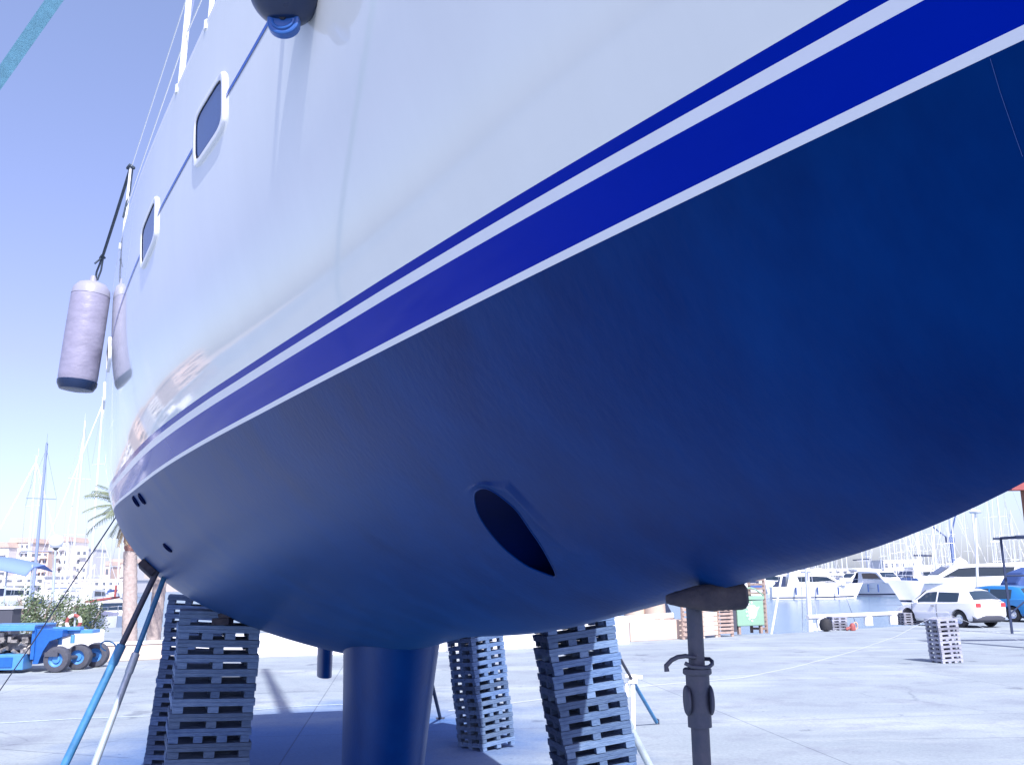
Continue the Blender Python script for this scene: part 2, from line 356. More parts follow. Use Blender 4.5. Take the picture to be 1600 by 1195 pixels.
# underbody with the thruster opening
RIM = [(1.9279, 0.1426), (1.9038, 0.1456), (1.8656, 0.1451), (1.8415, 0.1396), (1.8273, 0.1261), (1.828, 0.1126), (1.855, 0.0956), (1.8911, 0.0775), (1.9414, 0.0615), (1.9781, 0.0525), (2.0082, 0.048), (2.0284, 0.0535), (2.0562, 0.0645), (2.0592, 0.077), (2.0502, 0.0921), (2.0262, 0.1091), (1.9932, 0.1251), (1.9601, 0.1356)]
def under_tau(s, u): return tau_z(s, 0.0) * u
RIMU = [(s, t / max(tau_z(s, 0.0), 1e-6)) for s, t in RIM]
US = [0, .01, .03, .055, .085, .12] + [.12 + .88 * i / 34 for i in range(1, 35)]
s_lo, s_hi, u_lo, u_hi = 1.70, 2.20, 0.085, US[12]
RC = (1.93, .5 * (min(u for _, u in RIMU) + max(u for _, u in RIMU)))
def under_pt(s, u, side, off=0):
    t = under_tau(s, u); z = keel_z(s) + (sheer_z(s) - keel_z(s)) * t; z = min(z, max(0.0, keel_z(s)))
    p = L(s, half(s, t) * side, z)
    if off: p = p + L(-.35, side * .7, -.5).normalized() * off
    return p
SSU = [q for q in ST if True]
si0 = min(range(len(SSU)), key=lambda i: abs(SSU[i] - s_lo)); si1 = min(range(len(SSU)), key=lambda i: abs(SSU[i] - s_hi))
rimu_max = max(u for _, u in RIMU); rimu_min = min(u for _, u in RIMU)
ui0 = max(i for i in range(len(US)) if US[i] < rimu_min - .02); ui1 = min(i for i in range(len(US)) if US[i] > rimu_max + .03)
def in_poly_ray(ang, sc):
    "distance from RC to the rim along the angle, in scaled parameter space"
    dx, dy = math.cos(ang), math.sin(ang); best = None
    P = [((s - RC[0]) / sc[0], (u - RC[1]) / sc[1]) for s, u in RIMS]
    for (x0, y0), (x1, y1) in zip(P, P[1:] + P[:1]):
        ex, ey = x1 - x0, y1 - y0; den = dx * ey - dy * ex
        if abs(den) < 1e-12: continue
        t = (x0 * ey - y0 * ex) / den; q = (x0 * dy - y0 * dx) / den
        if t > 0 and -1e-6 <= q <= 1 + 1e-6 and (best is None or t > best): best = t
    return best
def closed_smooth(P, k=3):
    out = []; n = len(P)
    for i in range(n):
        a, b, c, d = P[i - 1], P[i], P[(i + 1) % n], P[(i + 2) % n]
        for j in range(k):
            t = j / k
            out.append(tuple(.5 * ((2 * b[q]) + (-a[q] + c[q]) * t + (2 * a[q] - 5 * b[q] + 4 * c[q] - d[q]) * t * t + (-a[q] + 3 * b[q] - 3 * c[q] + d[q]) * t ** 3) for q in (0, 1)))
    return out
RIMS = closed_smooth(RIMU)
sc = ((SSU[si1] - SSU[si0]) / 2, (US[ui1] - US[ui0]) / 2)
rim_loops = {}
ub = MB()
for side in (1, -1):
    rows = [[under_pt(s, u, side) for u in US] for s in SSU]
    n = len(US); vs = [q for r_ in rows for q in r_]; fs = []
    for i in range(len(SSU) - 1):
        for k in range(n - 1):
            if si0 <= i < si1 and ui0 <= k < ui1: continue
            fs.append((i * n + k, i * n + k + 1, (i + 1) * n + k + 1, (i + 1) * n + k))
    ub.add(vs, fs)
    bl = [(SSU[i], US[ui0]) for i in range(si0, si1)] + [(SSU[si1], US[k]) for k in range(ui0, ui1)] + [(SSU[i], US[ui1]) for i in range(si1, si0, -1)] + [(SSU[si0], US[k]) for k in range(ui1, ui0, -1)]
    # refine the loop
    bl2 = []
    for a_, b2 in zip(bl, bl[1:] + bl[:1]):
        for j in range(3): bl2.append((a_[0] + (b2[0] - a_[0]) * j / 3, a_[1] + (b2[1] - a_[1]) * j / 3))
    rings = []
    NR = 9
    rimpts = []
    for (s, u) in bl2:
        an = math.atan2((u - RC[1]) / sc[1], (s - RC[0]) / sc[0]); d = in_poly_ray(an, sc) or .3
        rimpts.append((RC[0] + math.cos(an) * d * sc[0], RC[1] + math.sin(an) * d * sc[1]))
    for j in range(NR + 1):
        f = j / NR
        ring = []
        for (s, u), (rs_, ru) in zip(bl2, rimpts):
            fw = max(0.0, (RC[0] - rs_) / .11 + .25) * math.sin(math.pi * min(1, f * 1.0)) ** 2 if f > .45 else 0
            lip = 0.006 * min(1.2, fw) * (f > .45)
            ring.append(under_pt(s + (rs_ - s) * f, u + (ru - u) * f, side, lip))
        rings.append(ring)
    # coarse outer ring is split in 3 like the grid edges: T-junctions lie on nearly flat cells
    ub.grid(rings, close=True)
    rim_loops[side] = rings[-1]
ub.build('underbody', M['af'], yacht, smooth=True, merge=.0004, angle=50)
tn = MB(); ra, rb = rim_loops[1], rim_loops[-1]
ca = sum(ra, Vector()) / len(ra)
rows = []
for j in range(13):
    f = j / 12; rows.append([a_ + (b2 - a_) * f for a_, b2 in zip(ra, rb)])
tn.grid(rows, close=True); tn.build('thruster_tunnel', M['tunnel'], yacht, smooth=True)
rb_ = MB(); rb_.tube([q for q in ra] + [ra[0]], .0022, 6, cap=False); rb_.build('tunnel_rim', M['af'], yacht, smooth=True)

def band(name, z0, z1, m, nr=2, smin=-.9, off=0.0, s_hi2=12.3, zf=None):
    b = MB()
    for side in (1, -1):
        rows = []
        for s in ST:
            if s < smin or s > s_hi2: continue
            lo = max(z0(s) if callable(z0) else z0, keel_z(s)); hi = max(z1(s) if callable(z1) else z1, keel_z(s))
            zs = [lo + (hi - lo) * i / nr for i in range(nr + 1)] if zf is None else zf(lo, hi, nr)
            rows.append([HP(s, z, side, off) for z in zs])
        b.grid(rows)
    return b.build(name, m, yacht, smooth=True, merge=.0002, angle=50)
band('waterline_stripe', 0, .0115, M['pin'], 1)
def zb(s): return float(np.interp(s, [.5, 1.0, 1.7, 3, 6], [.070, .075, .081, .084, .085]))
def zc(s): return float(np.interp(s, [.5, 1.0, 1.7, 3, 6], [.085, .0915, .099, .106, .108]))
def zd(s): return float(np.interp(s, [.5, 1.0, 1.7, 3, 6], [.105, .109, .116, .124, .127]))
band('boot_band', .0115, zb, M['bandblue'], 3)
band('white_stripe', zb, zc, M['pin'], 1)
band('narrow_blue_band', zc, zd, M['bandblue'], 1)
band('topsides', zd, lambda s: sheer_z(s), M['gel'], 26)
def cove_z(s): return float(np.interp(s, [0, 2.0, 2.35, 2.67, 3.23, 3.51, 3.86, 5.0, 12], [.85, .836, .826, .830, .800, .765, .735, .66, .62]))
PORTS = [(2.515, .830, .172, .093), (3.37, .782, .152, .089), (4.95, .675, .14, .07), (5.9, .64, .14, .07)]
def cove_seg(a_, b2):
    b = MB(); rows = []
    for i in range(41):
        s = a_ + (b2 - a_) * i / 40; z = cove_z(s); rows.append([HP(s, z - .0065, 1, .0015), HP(s, z + .0065, 1, .0015)])
    b.grid(rows); return b.build('cove_stripe', M['cove'], yacht, smooth=True)
edges = [-.6] + [q for p_ in PORTS for q in (p_[0] - p_[2] + .02, p_[0] + p_[2] - .02)] + [12]
for i in range(0, len(edges), 2): cove_seg(edges[i], edges[i + 1])
# portholes: rounded-parallelogram frames, proud of the hull, with dark recessed panes
def superell(a_, b2, n=44, e=5.5, sk=0.0):
    out = []
    for i in range(n):
        t = 2 * math.pi * i / n; c, s = math.cos(t), math.sin(t)
        x = a_ * (abs(c) ** (2 / e)) * (1 if c >= 0 else -1); y = b2 * (abs(s) ** (2 / e)) * (1 if s >= 0 else -1)
        out.append((x + sk * y, y))
    return out
M['frame'] = mat('white_porthole_frame', (.72, .75, .82), .25, var=.02)
M['pane'] = mat('blue_porthole_glass', (.03, .07, .22), .08, var=.1)
for (ps, pz, pa, pb) in PORTS:
    fr = MB(); O = superell(pa, pb); I = superell(pa * .84, pb * .80)
    def ringp(P, off, sc_=1): return [HP(ps + x * sc_, pz + (cove_z(ps + x) - cove_z(ps)) + y * sc_, 1, off) for x, y in P]
    rows = [ringp(O, .0), ringp(O, .006, .985), ringp(O, .009, .96), ringp(I, .009, 1.03), ringp(I, .007), ringp(I, .001)]
    fr.grid(rows, close=True); fo = fr.build('porthole_frame', M['frame'], yacht, smooth=True, angle=35)
    gl = MB(); P = ringp(I, .004, 1.01); gl.add(P, [tuple(range(len(P)))]); gl.build('glass', M['pane'], fo)
    gk = MB(); gk.grid([ringp(I, .0055, 1.01), ringp(I, .0055, .93)], close=True); gk.build('gasket', M['rubber'], fo)
# transom, deck, toe rail, coachroof
tr = MB(); s = 12.3
col = [[L(s, half(s, t) * sd_, keel_z(s) + (sheer_z(s) - keel_z(s)) * t) for sd_ in (1, -1)] for t in [i / 20 for i in range(21)]]
tr.grid(col); tr.build('transom', M['gel'], yacht)
dk = MB(); rows = []
for s in ST: rows.append([L(s, half(s, 1) * f * .985, sheer_z(s) - .012 + .05 * (1 - f * f) * min(1, half(s, 1))) for f in (1, .6, .2, -.2, -.6, -1)])
dk.grid(rows); dk.build('deck', M['deck'], yacht, smooth=True)
for side in (1, -1):
    tb = MB(); rows = []
    for s in ST:
        y = half(s, 1); z = sheer_z(s)
        rows.append([L(s, (y + dy) * side, z + dz) for dy, dz in ((.000, -.002), (.0015, .012), (-.012, .02), (-.024, .012), (-.024, -.006))])
    tb.grid(rows); tb.build('toe_rail', M['frame'], yacht, smooth=True)
cr = MB(); rows = []
for s, wd, hh in ((3.2, .35, .02), (4.0, .62, .2), (5.5, .85, .3), (8.6, 1.0, .32), (9.0, 1.0, .3), (9.02, 1.0, .02)):
    z = sheer_z(s); rows.append([L(s, wd, z), L(s, wd * .88, z + hh * .8), L(s, wd * .5, z + hh), L(s, -wd * .5, z + hh), L(s, -wd * .88, z + hh * .8), L(s, -wd, z)])
cr.grid(rows); cr.build('coachroof', M['white'], yacht, smooth=True)
# keel with fairing, rudder, propeller leg
def foil(c, t, n=14):
    xs = [.5 * (1 - math.cos(math.pi * i / n)) for i in range(n + 1)]
    yt = [t / .2 * c * (.2969 * math.sqrt(x) - .126 * x - .3516 * x * x + .2843 * x ** 3 - .1015 * x ** 4) for x in xs]
    return [(x * c, y) for x, y in zip(xs, yt)] + [(x * c, -y) for x, y in list(zip(xs, yt))[::-1][1:-1]]
def blade(name, le_top, le_bot, c_top, c_bot, th_t, th_b, z_top, z_bot, m, flare=0):
    b = MB(); rows = []
    for j in range(17):
        f = j / 16; z = z_top + (z_bot - z_top) * f
        c = c_top + (c_bot - c_top) * f; le = le_top + (le_bot - le_top) * f; th = th_t + (th_b - th_t) * f
        k = flare * math.exp(-f * 7)
        rows.append([L(le - k * .35 + x * (1 + k * .6 / c), y * (1 + k * 2.5), z) for x, y in foil(c, th / c)])
    b.grid(rows, close=True); b.add(rows[-1], [tuple(range(len(rows[-1])))]); return b.build(name, m, yacht, smooth=True, merge=.0003, angle=60)
keel = blade('keel', 5.15, 5.9, 3.0, 2.1, .56, .48, -.62, -1.98, M['keelpaint'], .05)
bb = MB(); rows = []
for z, e_ in ((-1.98, .0), (-2.02, .06), (-2.12, .1), (-2.2, .06), (-2.22, 0)):
    rows.append([L(5.9 - e_ + x * (1 + e_ * .1), y * (1 + e_ * 5), z) for x, y in foil(1.95, .2)])
bb.grid(rows, close=True); bb.add(rows[-1], [tuple(range(len(rows[-1])))]); bb.build('keel_bulb', M['keelpaint'], yacht, smooth=True)
rud = blade('rudder', 11.45, 11.5, 1.25, 1.1, .2, .17, -.30, -1.60, M['keelpaint'])
sl = MB(); sl.tube([L(10.3, 0, -.5), L(10.35, 0, -1.0)], [.09, .06], 10); sl.tube([L(10.15, 0, -1.0), L(10.6, 0, -1.0)], [.05, .06], 10)
M['bronze'] = mat('bronze', (.32, .2, .14), .45, .6, var=.2)
sl.build('drive_leg', M['keelpaint'], yacht, smooth=True)
pr = MB()
for k in range(3):
    an = R(20 + 120 * k); u = L(0, math.cos(an), math.sin(an)); q = L(10.65, 0, -1.0); t_ = L(.05, -math.sin(an) * .04, math.cos(an) * .04)
    pr.add([q + u * .03 - t_, q + u * .13 - t_ * 1.6, q + u * .23, q + u * .13 + t_ * 1.6, q + u * .03 + t_], [(0, 1, 2, 3, 4)])
pr.lathe([(0, -.05), (.035, -.03), (.04, .06), (0, .1)], 12, Matrix.Translation(L(10.62, 0, -1.0)) @ YM.to_4x4() @ Matrix.Rotation(R(90), 4, 'Y'))
pr.build('propeller', M['bronze'], yacht)
# skin fittings
for s, z in ((5.32, -.045), (5.09, -.05), (5.53, -.287)):
    sf = MB(); q = HP(s, z, 1, 0); n_v = (HP(s, z, 1, .1) - q).normalized(); mm_ = Matrix.Translation(q) @ n_v.to_track_quat('Z', 'Y').to_matrix().to_4x4()
    sf.lathe([(.034, -.004), (.034, .006), (.026, .010), (.022, .006), (.02, -.02), (0, -.02)], 18, mm_)
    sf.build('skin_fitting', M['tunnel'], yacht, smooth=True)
# mast, rig, boom
ms = MB(); mz = sheer_z(5.2) + .3
ms.tube([L(5.2, 0, mz), L(5.3, 0, mz + 8), L(5.42, 0, mz + 16.2)], [.11, .11, .08], 14)
for f, wd in ((.33, 1.0), (.66, .75)):
    ms.tube([L(5.3, wd, mz + 16.2 * f), L(5.28, 0, mz + 16.2 * f), L(5.3, -wd, mz + 16.2 * f)], .025, 8)
ms.build('mast', M['mast'], yacht, smooth=True)
bo = MB(); bo.tube([L(5.3, 0, mz + .7), L(10.4, 0, mz + .85)], .09, 12); bo.build('boom', M['mast'], yacht, smooth=True)
for sd_ in (1, -1):
    rg = MB()
    rg.tube([L(5.4, sd_ * (half(5.4, 1) - .12), sheer_z(5.4)), L(5.3, sd_ * 1.0, mz + 16.2 * .33), L(5.35, sd_ * .75, mz + 16.2 * .66), L(5.42, 0, mz + 16.1)], .005, 6)
    rg.build('shroud', M['steel'], yacht)
rg = MB(); rg.tube([L(-.75, 0, sheer_z(-.75)), L(5.4, 0, mz + 16.1)], .006, 6); rg.build('forestay', M['steel'], yacht)
rg = MB(); rg.tube([L(12.2, 0, sheer_z(12.2)), L(5.4, 0, mz + 16.1)], .005, 6); rg.build('backstay', M['steel'], yacht)
# stanchions and guard wires
SH_ = .42
SP = [2.62, 3.0, 4.42, 5.9, 7.4, 8.9, 10.4, 11.9]
for sd_ in (1, -1):
    tops = []; mids = []
    for s in SP:
        ins = .012; y = half(s, 1) - ins; z = sheer_z(s)
        st = MB(); a_ = L(s, y * sd_, z - .01); b2 = L(s + .0, (y - .01) * sd_, z + SH_); st.tube([a_, b2], .0085 if s != 3.0 else .011, 10)
        st.lathe([(.018, 0), (.018, .03), (.011, .035)], 10, Matrix.Translation(a_)); st.build('stanchion', M['frame'], yacht, smooth=True)
        tops.append(L(s, (y - .01) * sd_, z + SH_ - .008)); mids.append(L(s, (y - .005) * sd_, z + SH_ * .5))
    for P in (tops, mids):
        wr = MB(); wr.tube(P, .0028, 6); wr.build('guard_wire', M['steel'], yacht)
    pu = MB(); q = [L(s, (half(s, 1) - .02) * sd_, sheer_z(s) + SH_) for s in (2.62, 1.8, .9, .1, -.5)] + [L(-.85, 0, sheer_z(-.8) + SH_ + .03)]
    pu.tube(q, .011, 8)
    for s in (2.3, 1.2, .1): pu.tube([L(s, (half(s, 1) - .015) * sd_, sheer_z(s)), L(s, (half(s, 1) - .02) * sd_, sheer_z(s) + SH_)], .011, 8)
    pu.build('pulpit_rail', M['frame'], yacht, smooth=True)
# fine weld-like scratch line near the bow on the antifouling
M['scratch'] = mat('scratched_paint', (.015, .06, .26), .6)
scr = MB(); P = [(1548, 88), (1556, 110), (1562, 130), (1572, 165), (1580, 190), (1588, 215), (1600, 245)]
def on_hull(px, py, lo=-.2, hi=2.3, side=1):
    "march the view ray to the hull, return (s,z)"
    d = ray(px, py); o_ = Vector((0, 0, CAMH)); inv = YM.transposed(); best = None
    for i in range(1, 4000):
        q = inv @ (o_ + d * (.2 + i * .002) - Vector((BX, BY, WLZ)))
        s, y, z = q
        if -.85 < s < 12.2 and keel_z(s) < z < sheer_z(s) and y * side < half(s, tau_z(s, z)): return s, z
    return None

# ---------------------------------------------------------------- fenders
FR = (A(132, 525, 4.75))
fe = empty('cylinder_fender', FR, 0, 'grey white cylinder fender hanging by a dark rope against the yacht topside', 'fender')
ax = (A(148, 441, 4.75) - A(122, 607, 4.75)); hl = ax.length / 2; MX = ax.normalized().to_track_quat('Z', 'Y').to_matrix().to_4x4()
rr_ = 29.5 / 1450 * 4.75 / math.cos(PITCH) * .98
b = MB(); b.lathe([(rr_ * .35, -hl), (rr_ * .8, -hl + .006), (rr_ * .97, -hl + .03), (rr_, -hl + .07), (rr_ * 1.01, 0), (rr_, hl - .08), (rr_ * .93, hl - .035), (rr_ * .7, hl - .008), (rr_ * .35, hl + .004), (0, hl + .006)], 40, MX)
b.build('fender_body', M['pvc'], fe, smooth=True)
b = MB(); b.lathe([(0, -hl - .004), (rr_ * .5, -hl - .006), (rr_ * .86, -hl + .0), (rr_ * 1.0, -hl + .025), (rr_ * 1.02, -hl + .045), (rr_ * 1.0, -hl + .047)], 40, MX); b.build('end_cap', M['navypvc'], fe, smooth=True)
b = MB(); b.lathe([(rr_ * 1.005, hl - .07), (rr_ * .955, hl - .034), (rr_ * .72, hl - .005), (rr_ * .37, hl + .007), (.02, hl + .012), (.016, hl + .04), (.0, hl + .042)], 40, MX); b.build('fender_top', M['pvctop'], fe, smooth=True)
def curve_rope(name, pts, r, m, parent=None, n=7, relative=None):
    b = MB(); P = [Vector(p) - (relative or Vector()) for p in pts]; b.tube(P, r, n); return b.build(name, m, parent, smooth=True)
ktop = Y2W(4.42, half(4.42, 1) - .02, sheer_z(4.42) + SH_ - .01)
kb = A(160, 402, 4.72)
b = MB(); b.tube([ktop - FR, (ktop * .5 + kb * .5) - FR + Vector((0, 0, -.004)), kb - FR], .0075, 8)
b.tube([kb - FR, A(151, 425, 4.74) - FR, A(149, 438, 4.75) - FR], .0055, 8)
b.tube([kb - FR + Vector((.004, 0, 0)), A(158, 422, 4.74) - FR, A(152, 438, 4.75) - FR], .0055, 8)
b.tube([kb - FR, A(148, 412, 4.7) - FR], .005, 8)
b.tube([kb - FR + Vector((.012, 0, -.004)), kb - FR + Vector((0, -.012, .006)), kb - FR + Vector((-.012, 0, -.004)), kb - FR + Vector((0, .012, .006)), kb - FR + Vector((.012, 0, -.004))], .007, 8)
b.tube([ktop - FR + Vector((.014, 0, 0)), ktop - FR + Vector((0, -.014, .008)), ktop - FR + Vector((-.014, 0, 0)), ktop - FR + Vector((0, .014, .01)), ktop - FR + Vector((.014, 0, 0))], .009, 8)
b.tube([ktop - FR + Vector((.008, 0, 0)), ktop - FR + Vector((.004, .0, -.12)), ktop - FR + Vector((-.012, -.01, -.26))], .006, 8)
b.build('fender_rope', M['rope'], fe, smooth=True)
# ball fender
BD = 1.74; BC = A(446, -14, BD); br_ = 62.5 / 1450 * BD
bf = empty('ball_fender', BC, 0, 'round navy blue ball fender hanging high on the white topside near the bow', 'fender')
b = MB(); prof = [(br_ * math.sin(math.pi * i / 20), -br_ * math.cos(math.pi * i / 20)) for i in range(21)]
b.lathe(prof, 40); b.build('ball', M['navypvc'], bf, smooth=True)
M['bluepvc'] = mat('blue_pvc_lug', (.015, .09, .34), .3, var=.08)
b = MB(); fy = Vector((0, -1, -.25)).normalized()
o_ = []; lugw = br_ * .44; z0 = -br_ * .86
out = [(-lugw * 1.0, z0), (-lugw, z0 - br_ * .18)] + [(lugw * math.cos(math.pi + math.pi * i / 14), z0 - br_ * .2 + lugw * .85 * math.sin(math.pi + math.pi * i / 14)) for i in range(1, 14)] + [(lugw, z0 - br_ * .18), (lugw, z0)]
b.prism(out, -br_ * .16, br_ * .16)
lo_ = b.build('lug', M['bluepvc'], bf, bevel=.004)
b = MB(); b.tube([(lugw * .68 * math.cos(t), -br_ * .17, z0 - br_ * .14 + lugw * .62 * math.sin(t)) for t in [math.pi + math.pi * i / 12 for i in range(13)]], .0035, 8); b.build('lug_rib', M['bluepvc'], lo_, smooth=True)
b = MB(); b.lathe([(0, 0), (.008, 0), (.008, .004), (0, .004)], 16, Matrix.Translation((0, -br_ * .165, z0 - br_ * .06)) @ Matrix.Rotation(R(90), 4, 'X')); b.build('lug_eye', M['rubber'], lo_)
q = Y2W(1.75, half(1.75, 1) - .01, sheer_z(1.75) + .2) - BC
b = MB(); b.tube([(0, 0, br_ * .9), (0, 0, br_ * 1.3), q], .005, 8); b.tube([(0, 0, br_ * .85), (0, 0, br_ * 1.15)], .016, 12); b.build('fender_rope', M['rope'], bf, smooth=True)
# ---------------------------------------------------------------- tie-down strap and guy cable
pu_ = Y2W(1.05, half(1.05, 1), sheer_z(1.05)); pl_ = G(-846, 1330)
b = MB(); d = (pl_ - pu_); wv = d.cross(ray(30, 60)).normalized() * .016; th_ = d.cross(wv).normalized() * .0015
rows = []
for i in range(25):
    q = pu_ + d * (i / 24) - pl_; rows.append([q + wv + th_, q + wv - th_, q - wv - th_, q - wv + th_])
b.grid(rows, close=True); o = b.build('tie_down_strap', M['strap']); o.location = pl_
tag(o, 'pale teal webbing strap running up from the yard to the yacht bow, top left corner', 'strap')
pl_ = G(-60, 1165); pu_ = Y2W(9.0, half(9.0, 1) - .05, sheer_z(9.0) + .0)
pu_ = A(196, 785, 9.2)
b = MB(); b.tube([pu_ - pl_, (pu_ - pl_) * .5 + Vector((0, 0, -.03)), Vector((0, 0, 0))], .007, 6); o = b.build('guy_cable', M['rust']); o.location = pl_
tag(o, 'thin slanting steel cable left of the yacht, in front of the blue machine', 'cable')

# ================================================================ PROPS
def prop_lean(name, top, bot, r, m1, m2, collar_f, label, group='shoring props under the yacht', pad=True, handle=True):
    e = empty(name, bot, 0, label, 'boat prop', group)
    t = top - bot; u = t.normalized(); side = u.cross(Vector((0, 1, 0))).normalized()
    b = MB(); b.tube([(0, 0, 0), t * collar_f], r, 14); b.build('outer_tube', m1, e, smooth=True)
    b = MB(); b.tube([t * (collar_f - .02), t], r * .78, 14); b.build('inner_tube', m2, e, smooth=True)
    b = MB(); c0 = t * collar_f; b.tube([c0 - u * .10, c0 - u * .09, c0 + u * .03, c0 + u * .035], [r * 1.02, r * 1.18, r * 1.18, r * .9], 14); b.build('collar', m1, e, smooth=True)
    if handle:
        b = MB(); P = [c0 + side * r * 1.1 + (side * (1 - math.cos(a)) * .05 + u * math.sin(a) * .03) for a in [i * math.pi / 8 for i in range(13)]]
        b.tube(P, .005, 8); b.build('pin_handle', m1, e, smooth=True)
    b = MB(); b.box((0, 0, .006), (r * 5, r * 5, .012)); b.build('base_plate', m1, e)
    return e
top1 = Y2W(6.62, half(6.62, tau_z(6.62, -.36)) + .04, -.42)
botA = G(-40, 1490); botB = G(34, 1500)
e = prop_lean('shoring_prop', A(246, 890, 6.35), botA, .025, M['bluetube'], M['rust'], .76, 'blue leaning shoring prop with dark upper tube, the outer of the pair at left')
e = prop_lean('shoring_prop', A(259, 895, 6.45), botB, .022, M['greytube'], M['bluetube'], .74, 'grey leaning shoring prop with dark blue upper tube, the inner of the pair at left', handle=False)
def hull_pad(name, s, z, side, dims, m, label, tilt=0.0, off=.0):
    q = HP(s, z, side, 0); n_v = (HP(s, z, side, .1) - q).normalized()
    al = L(1, 0, 0); al = (al - n_v * al.dot(n_v)).normalized(); cr_ = n_v.cross(al)
    mm_ = Matrix((al, cr_, n_v)).transposed()
    b = MB(); b.box((0, 0, 0), dims, mm_); o = b.build(name, m, None, bevel=.006)
    o.location = Vector((BX, BY, WLZ)) + q + n_v * (dims[2] / 2 + off); tag(o, label, 'wooden pad', 'timber pads between props and hull'); return o
hull_pad('timber_pad', 6.72, -.37, 1, (.26, .12, .05), M['log'], 'dark timber pad wedged between the two leaning left props and the hull')
# vertical prop with log pad on the right
PD = 1.86; KS = PD / 3.9
pb = G(1092, 1790); pb = Vector((A(1092, 1100, PD).x, PD, 0)); ptop = A(1090, 938, PD)
e = empty('steel_prop', pb, 0, 'thick upright steel prop with flanged coupling under the timber log, right of the keel', 'boat prop', 'shoring props under the yacht')
hz = ptop.z; zc0 = A(1092, 1052, PD).z; zc1 = A(1092, 1135, PD).z; k = PD / 1450 * 1.0
b = MB(); b.lathe([(13.5 * k, 0), (13.5 * k, zc1)], 28); b.box((0, 0, .006), (.16, .16, .012)); b.build('lower_tube', M['rust'], e, smooth=True)
b = MB(); b.lathe([(12 * k, zc0 - .02), (12 * k, hz)], 28); b.build('upper_tube', M['rust'], e, smooth=True)
b = MB(); b.lathe([(17.5 * k, zc1), (17.5 * k, zc0 - .003), (21 * k, zc0), (21.5 * k, zc0 + .002), (21 * k, zc0 + .009), (19 * k, zc0 + .011), (11 * k, zc0 + .011)], 32)
b.build('coupling', M['rust'], e, smooth=True)
for sx in (-1, 1):
    b = MB(); b.lathe([(0, 0), (.053 * KS, 0), (.058 * KS, .004 * KS), (.058 * KS, .012 * KS), (.05 * KS, .017 * KS), (.03 * KS, .018 * KS), (0, .018 * KS)], 28, Matrix.Translation((sx * 14 * k, 0, (zc0 + zc1) / 2)) @ Matrix.Rotation(R(90 * sx), 4, 'Y')); b.build('coupling_boss', M['rust'], e, smooth=True)
b = MB()
def hk(P): return [(x * KS, y * KS, zc0 + z * KS) for x, y, z in P]
P = hk([(-.125, -.02, .012), (-.127, -.02, .034), (-.105, -.025, .056), (-.08, -.03, .068), (-.05, -.035, .072), (-.01, -.036, .066)])
b.tube(P, [.011 * KS, .010 * KS, .009 * KS, .009 * KS, .009 * KS, .008 * KS], 10)
P = hk([(-.055, -.04, .045), (-.03, -.05, .032), (.01, -.055, .028), (.04, -.045, .030), (.058, -.02, .038), (.062, .0, .047), (.055, .015, .055), (.03, .03, .055)])
b.tube(P, .008 * KS, 10); b.build('locking_hook', M['rust'], e, smooth=True)
# log
LC = A(1104, 932, PD); lg0 = A(1041, 936, PD - .03); lg1 = A(1166, 930, PD - .03)
b = MB(); rows = []
N = 26; dirl = (lg1 - lg0); ul = dirl.normalized(); up_ = Vector((0, 0, 1)); up_ = (up_ - ul * up_.dot(ul)).normalized(); ot = ul.cross(up_)
rnd = random.Random(3)
jit = [[1 + rnd.uniform(-.05, .05) for _ in range(20)] for _ in range(N)]
def prof_r(f):
    if f < .5: return (.016 + .038 * (f / .5) ** .8) * KS
    return .054 * KS
for i in range(N):
    f = i / (N - 1); c = lg0 + dirl * f - LC; rd = prof_r(f) * (1 if f < .96 else (1 - ((f - .96) / .04) ** 2 * .35))
    row = []
    for k_ in range(20):
        a_ = 2 * math.pi * k_ / 20; cx, cz = math.cos(a_), math.sin(a_)
        sq = 1 / max(abs(cx), abs(cz)) ** .55
        zz = cz * rd * sq * jit[i][k_]
        if f < .5: zz = zz + (.0 if cz > 0 else 0)
        row.append(c + ot * cx * rd * 1.1 * sq * jit[i][k_] + up_ * zz)
    rows.append(row)
b.grid(rows, close=True); b.add(rows[0], [tuple(range(20))]); b.add(rows[-1], [tuple(range(20))])
o = b.build('timber_log', M['log'], None, smooth=True, angle=50); o.location = LC
tag(o, 'short dark weathered timber log with tapered end, on top of the upright steel prop', 'timber log')
# dark thin prop behind the keel and stays right of the front right stack
e = prop_lean('shoring_prop', A(655, 985, 11.2), G(688, 1122), .025, M['rust'], M['rust'], .6, 'thin dark steel prop standing between the keel and the middle pallet stack', handle=False)
e = prop_lean('shoring_prop', A(903, 975, 9.0), G(1040, 1245), .036, M['greytube'], M['greytube'], .45, 'pale grey leaning prop emerging low behind the right front pallet stack', handle=False)
bt = G(1026, 1131); tp = A(930, 958, bt.y - 1.8)
e = empty('stay_prop', bt, 0, 'thin blue grey slanting stay with white clamp, right of the right front pallet stack', 'boat prop', 'shoring props under the yacht')
t = tp - bt
b = MB(); b.tube([(0, 0, .03), t * .42], .026, 10); b.build('lower_tube', M['bluetube'], e, smooth=True)
b = MB(); b.tube([t * .4, t], .02, 10); b.build('upper_tube', M['rust'], e, smooth=True)
b = MB(); c = t * .42; b.box(c, (.12, .1, .06)); b.tube([c + Vector((-.1, 0, .06)), c + Vector((.13, 0, .04))], .03, 8); b.tube([c + Vector((0, 0, .0)), c + Vector((-.02, -.02, -.62))], .035, 10)
b.tube([c + Vector((-.08, 0, -.02)), c + Vector((-.08, 0, -.2))], .03, 8); b.build('clamp', M['white'], e, smooth=True)
b = MB(); b.tube([(-.02, 0, .08), (.03, 0, .06), (.03, 0, .0), (.0, 0, .0)], .012, 8); b.build('hook', M['rust'], e, smooth=True)

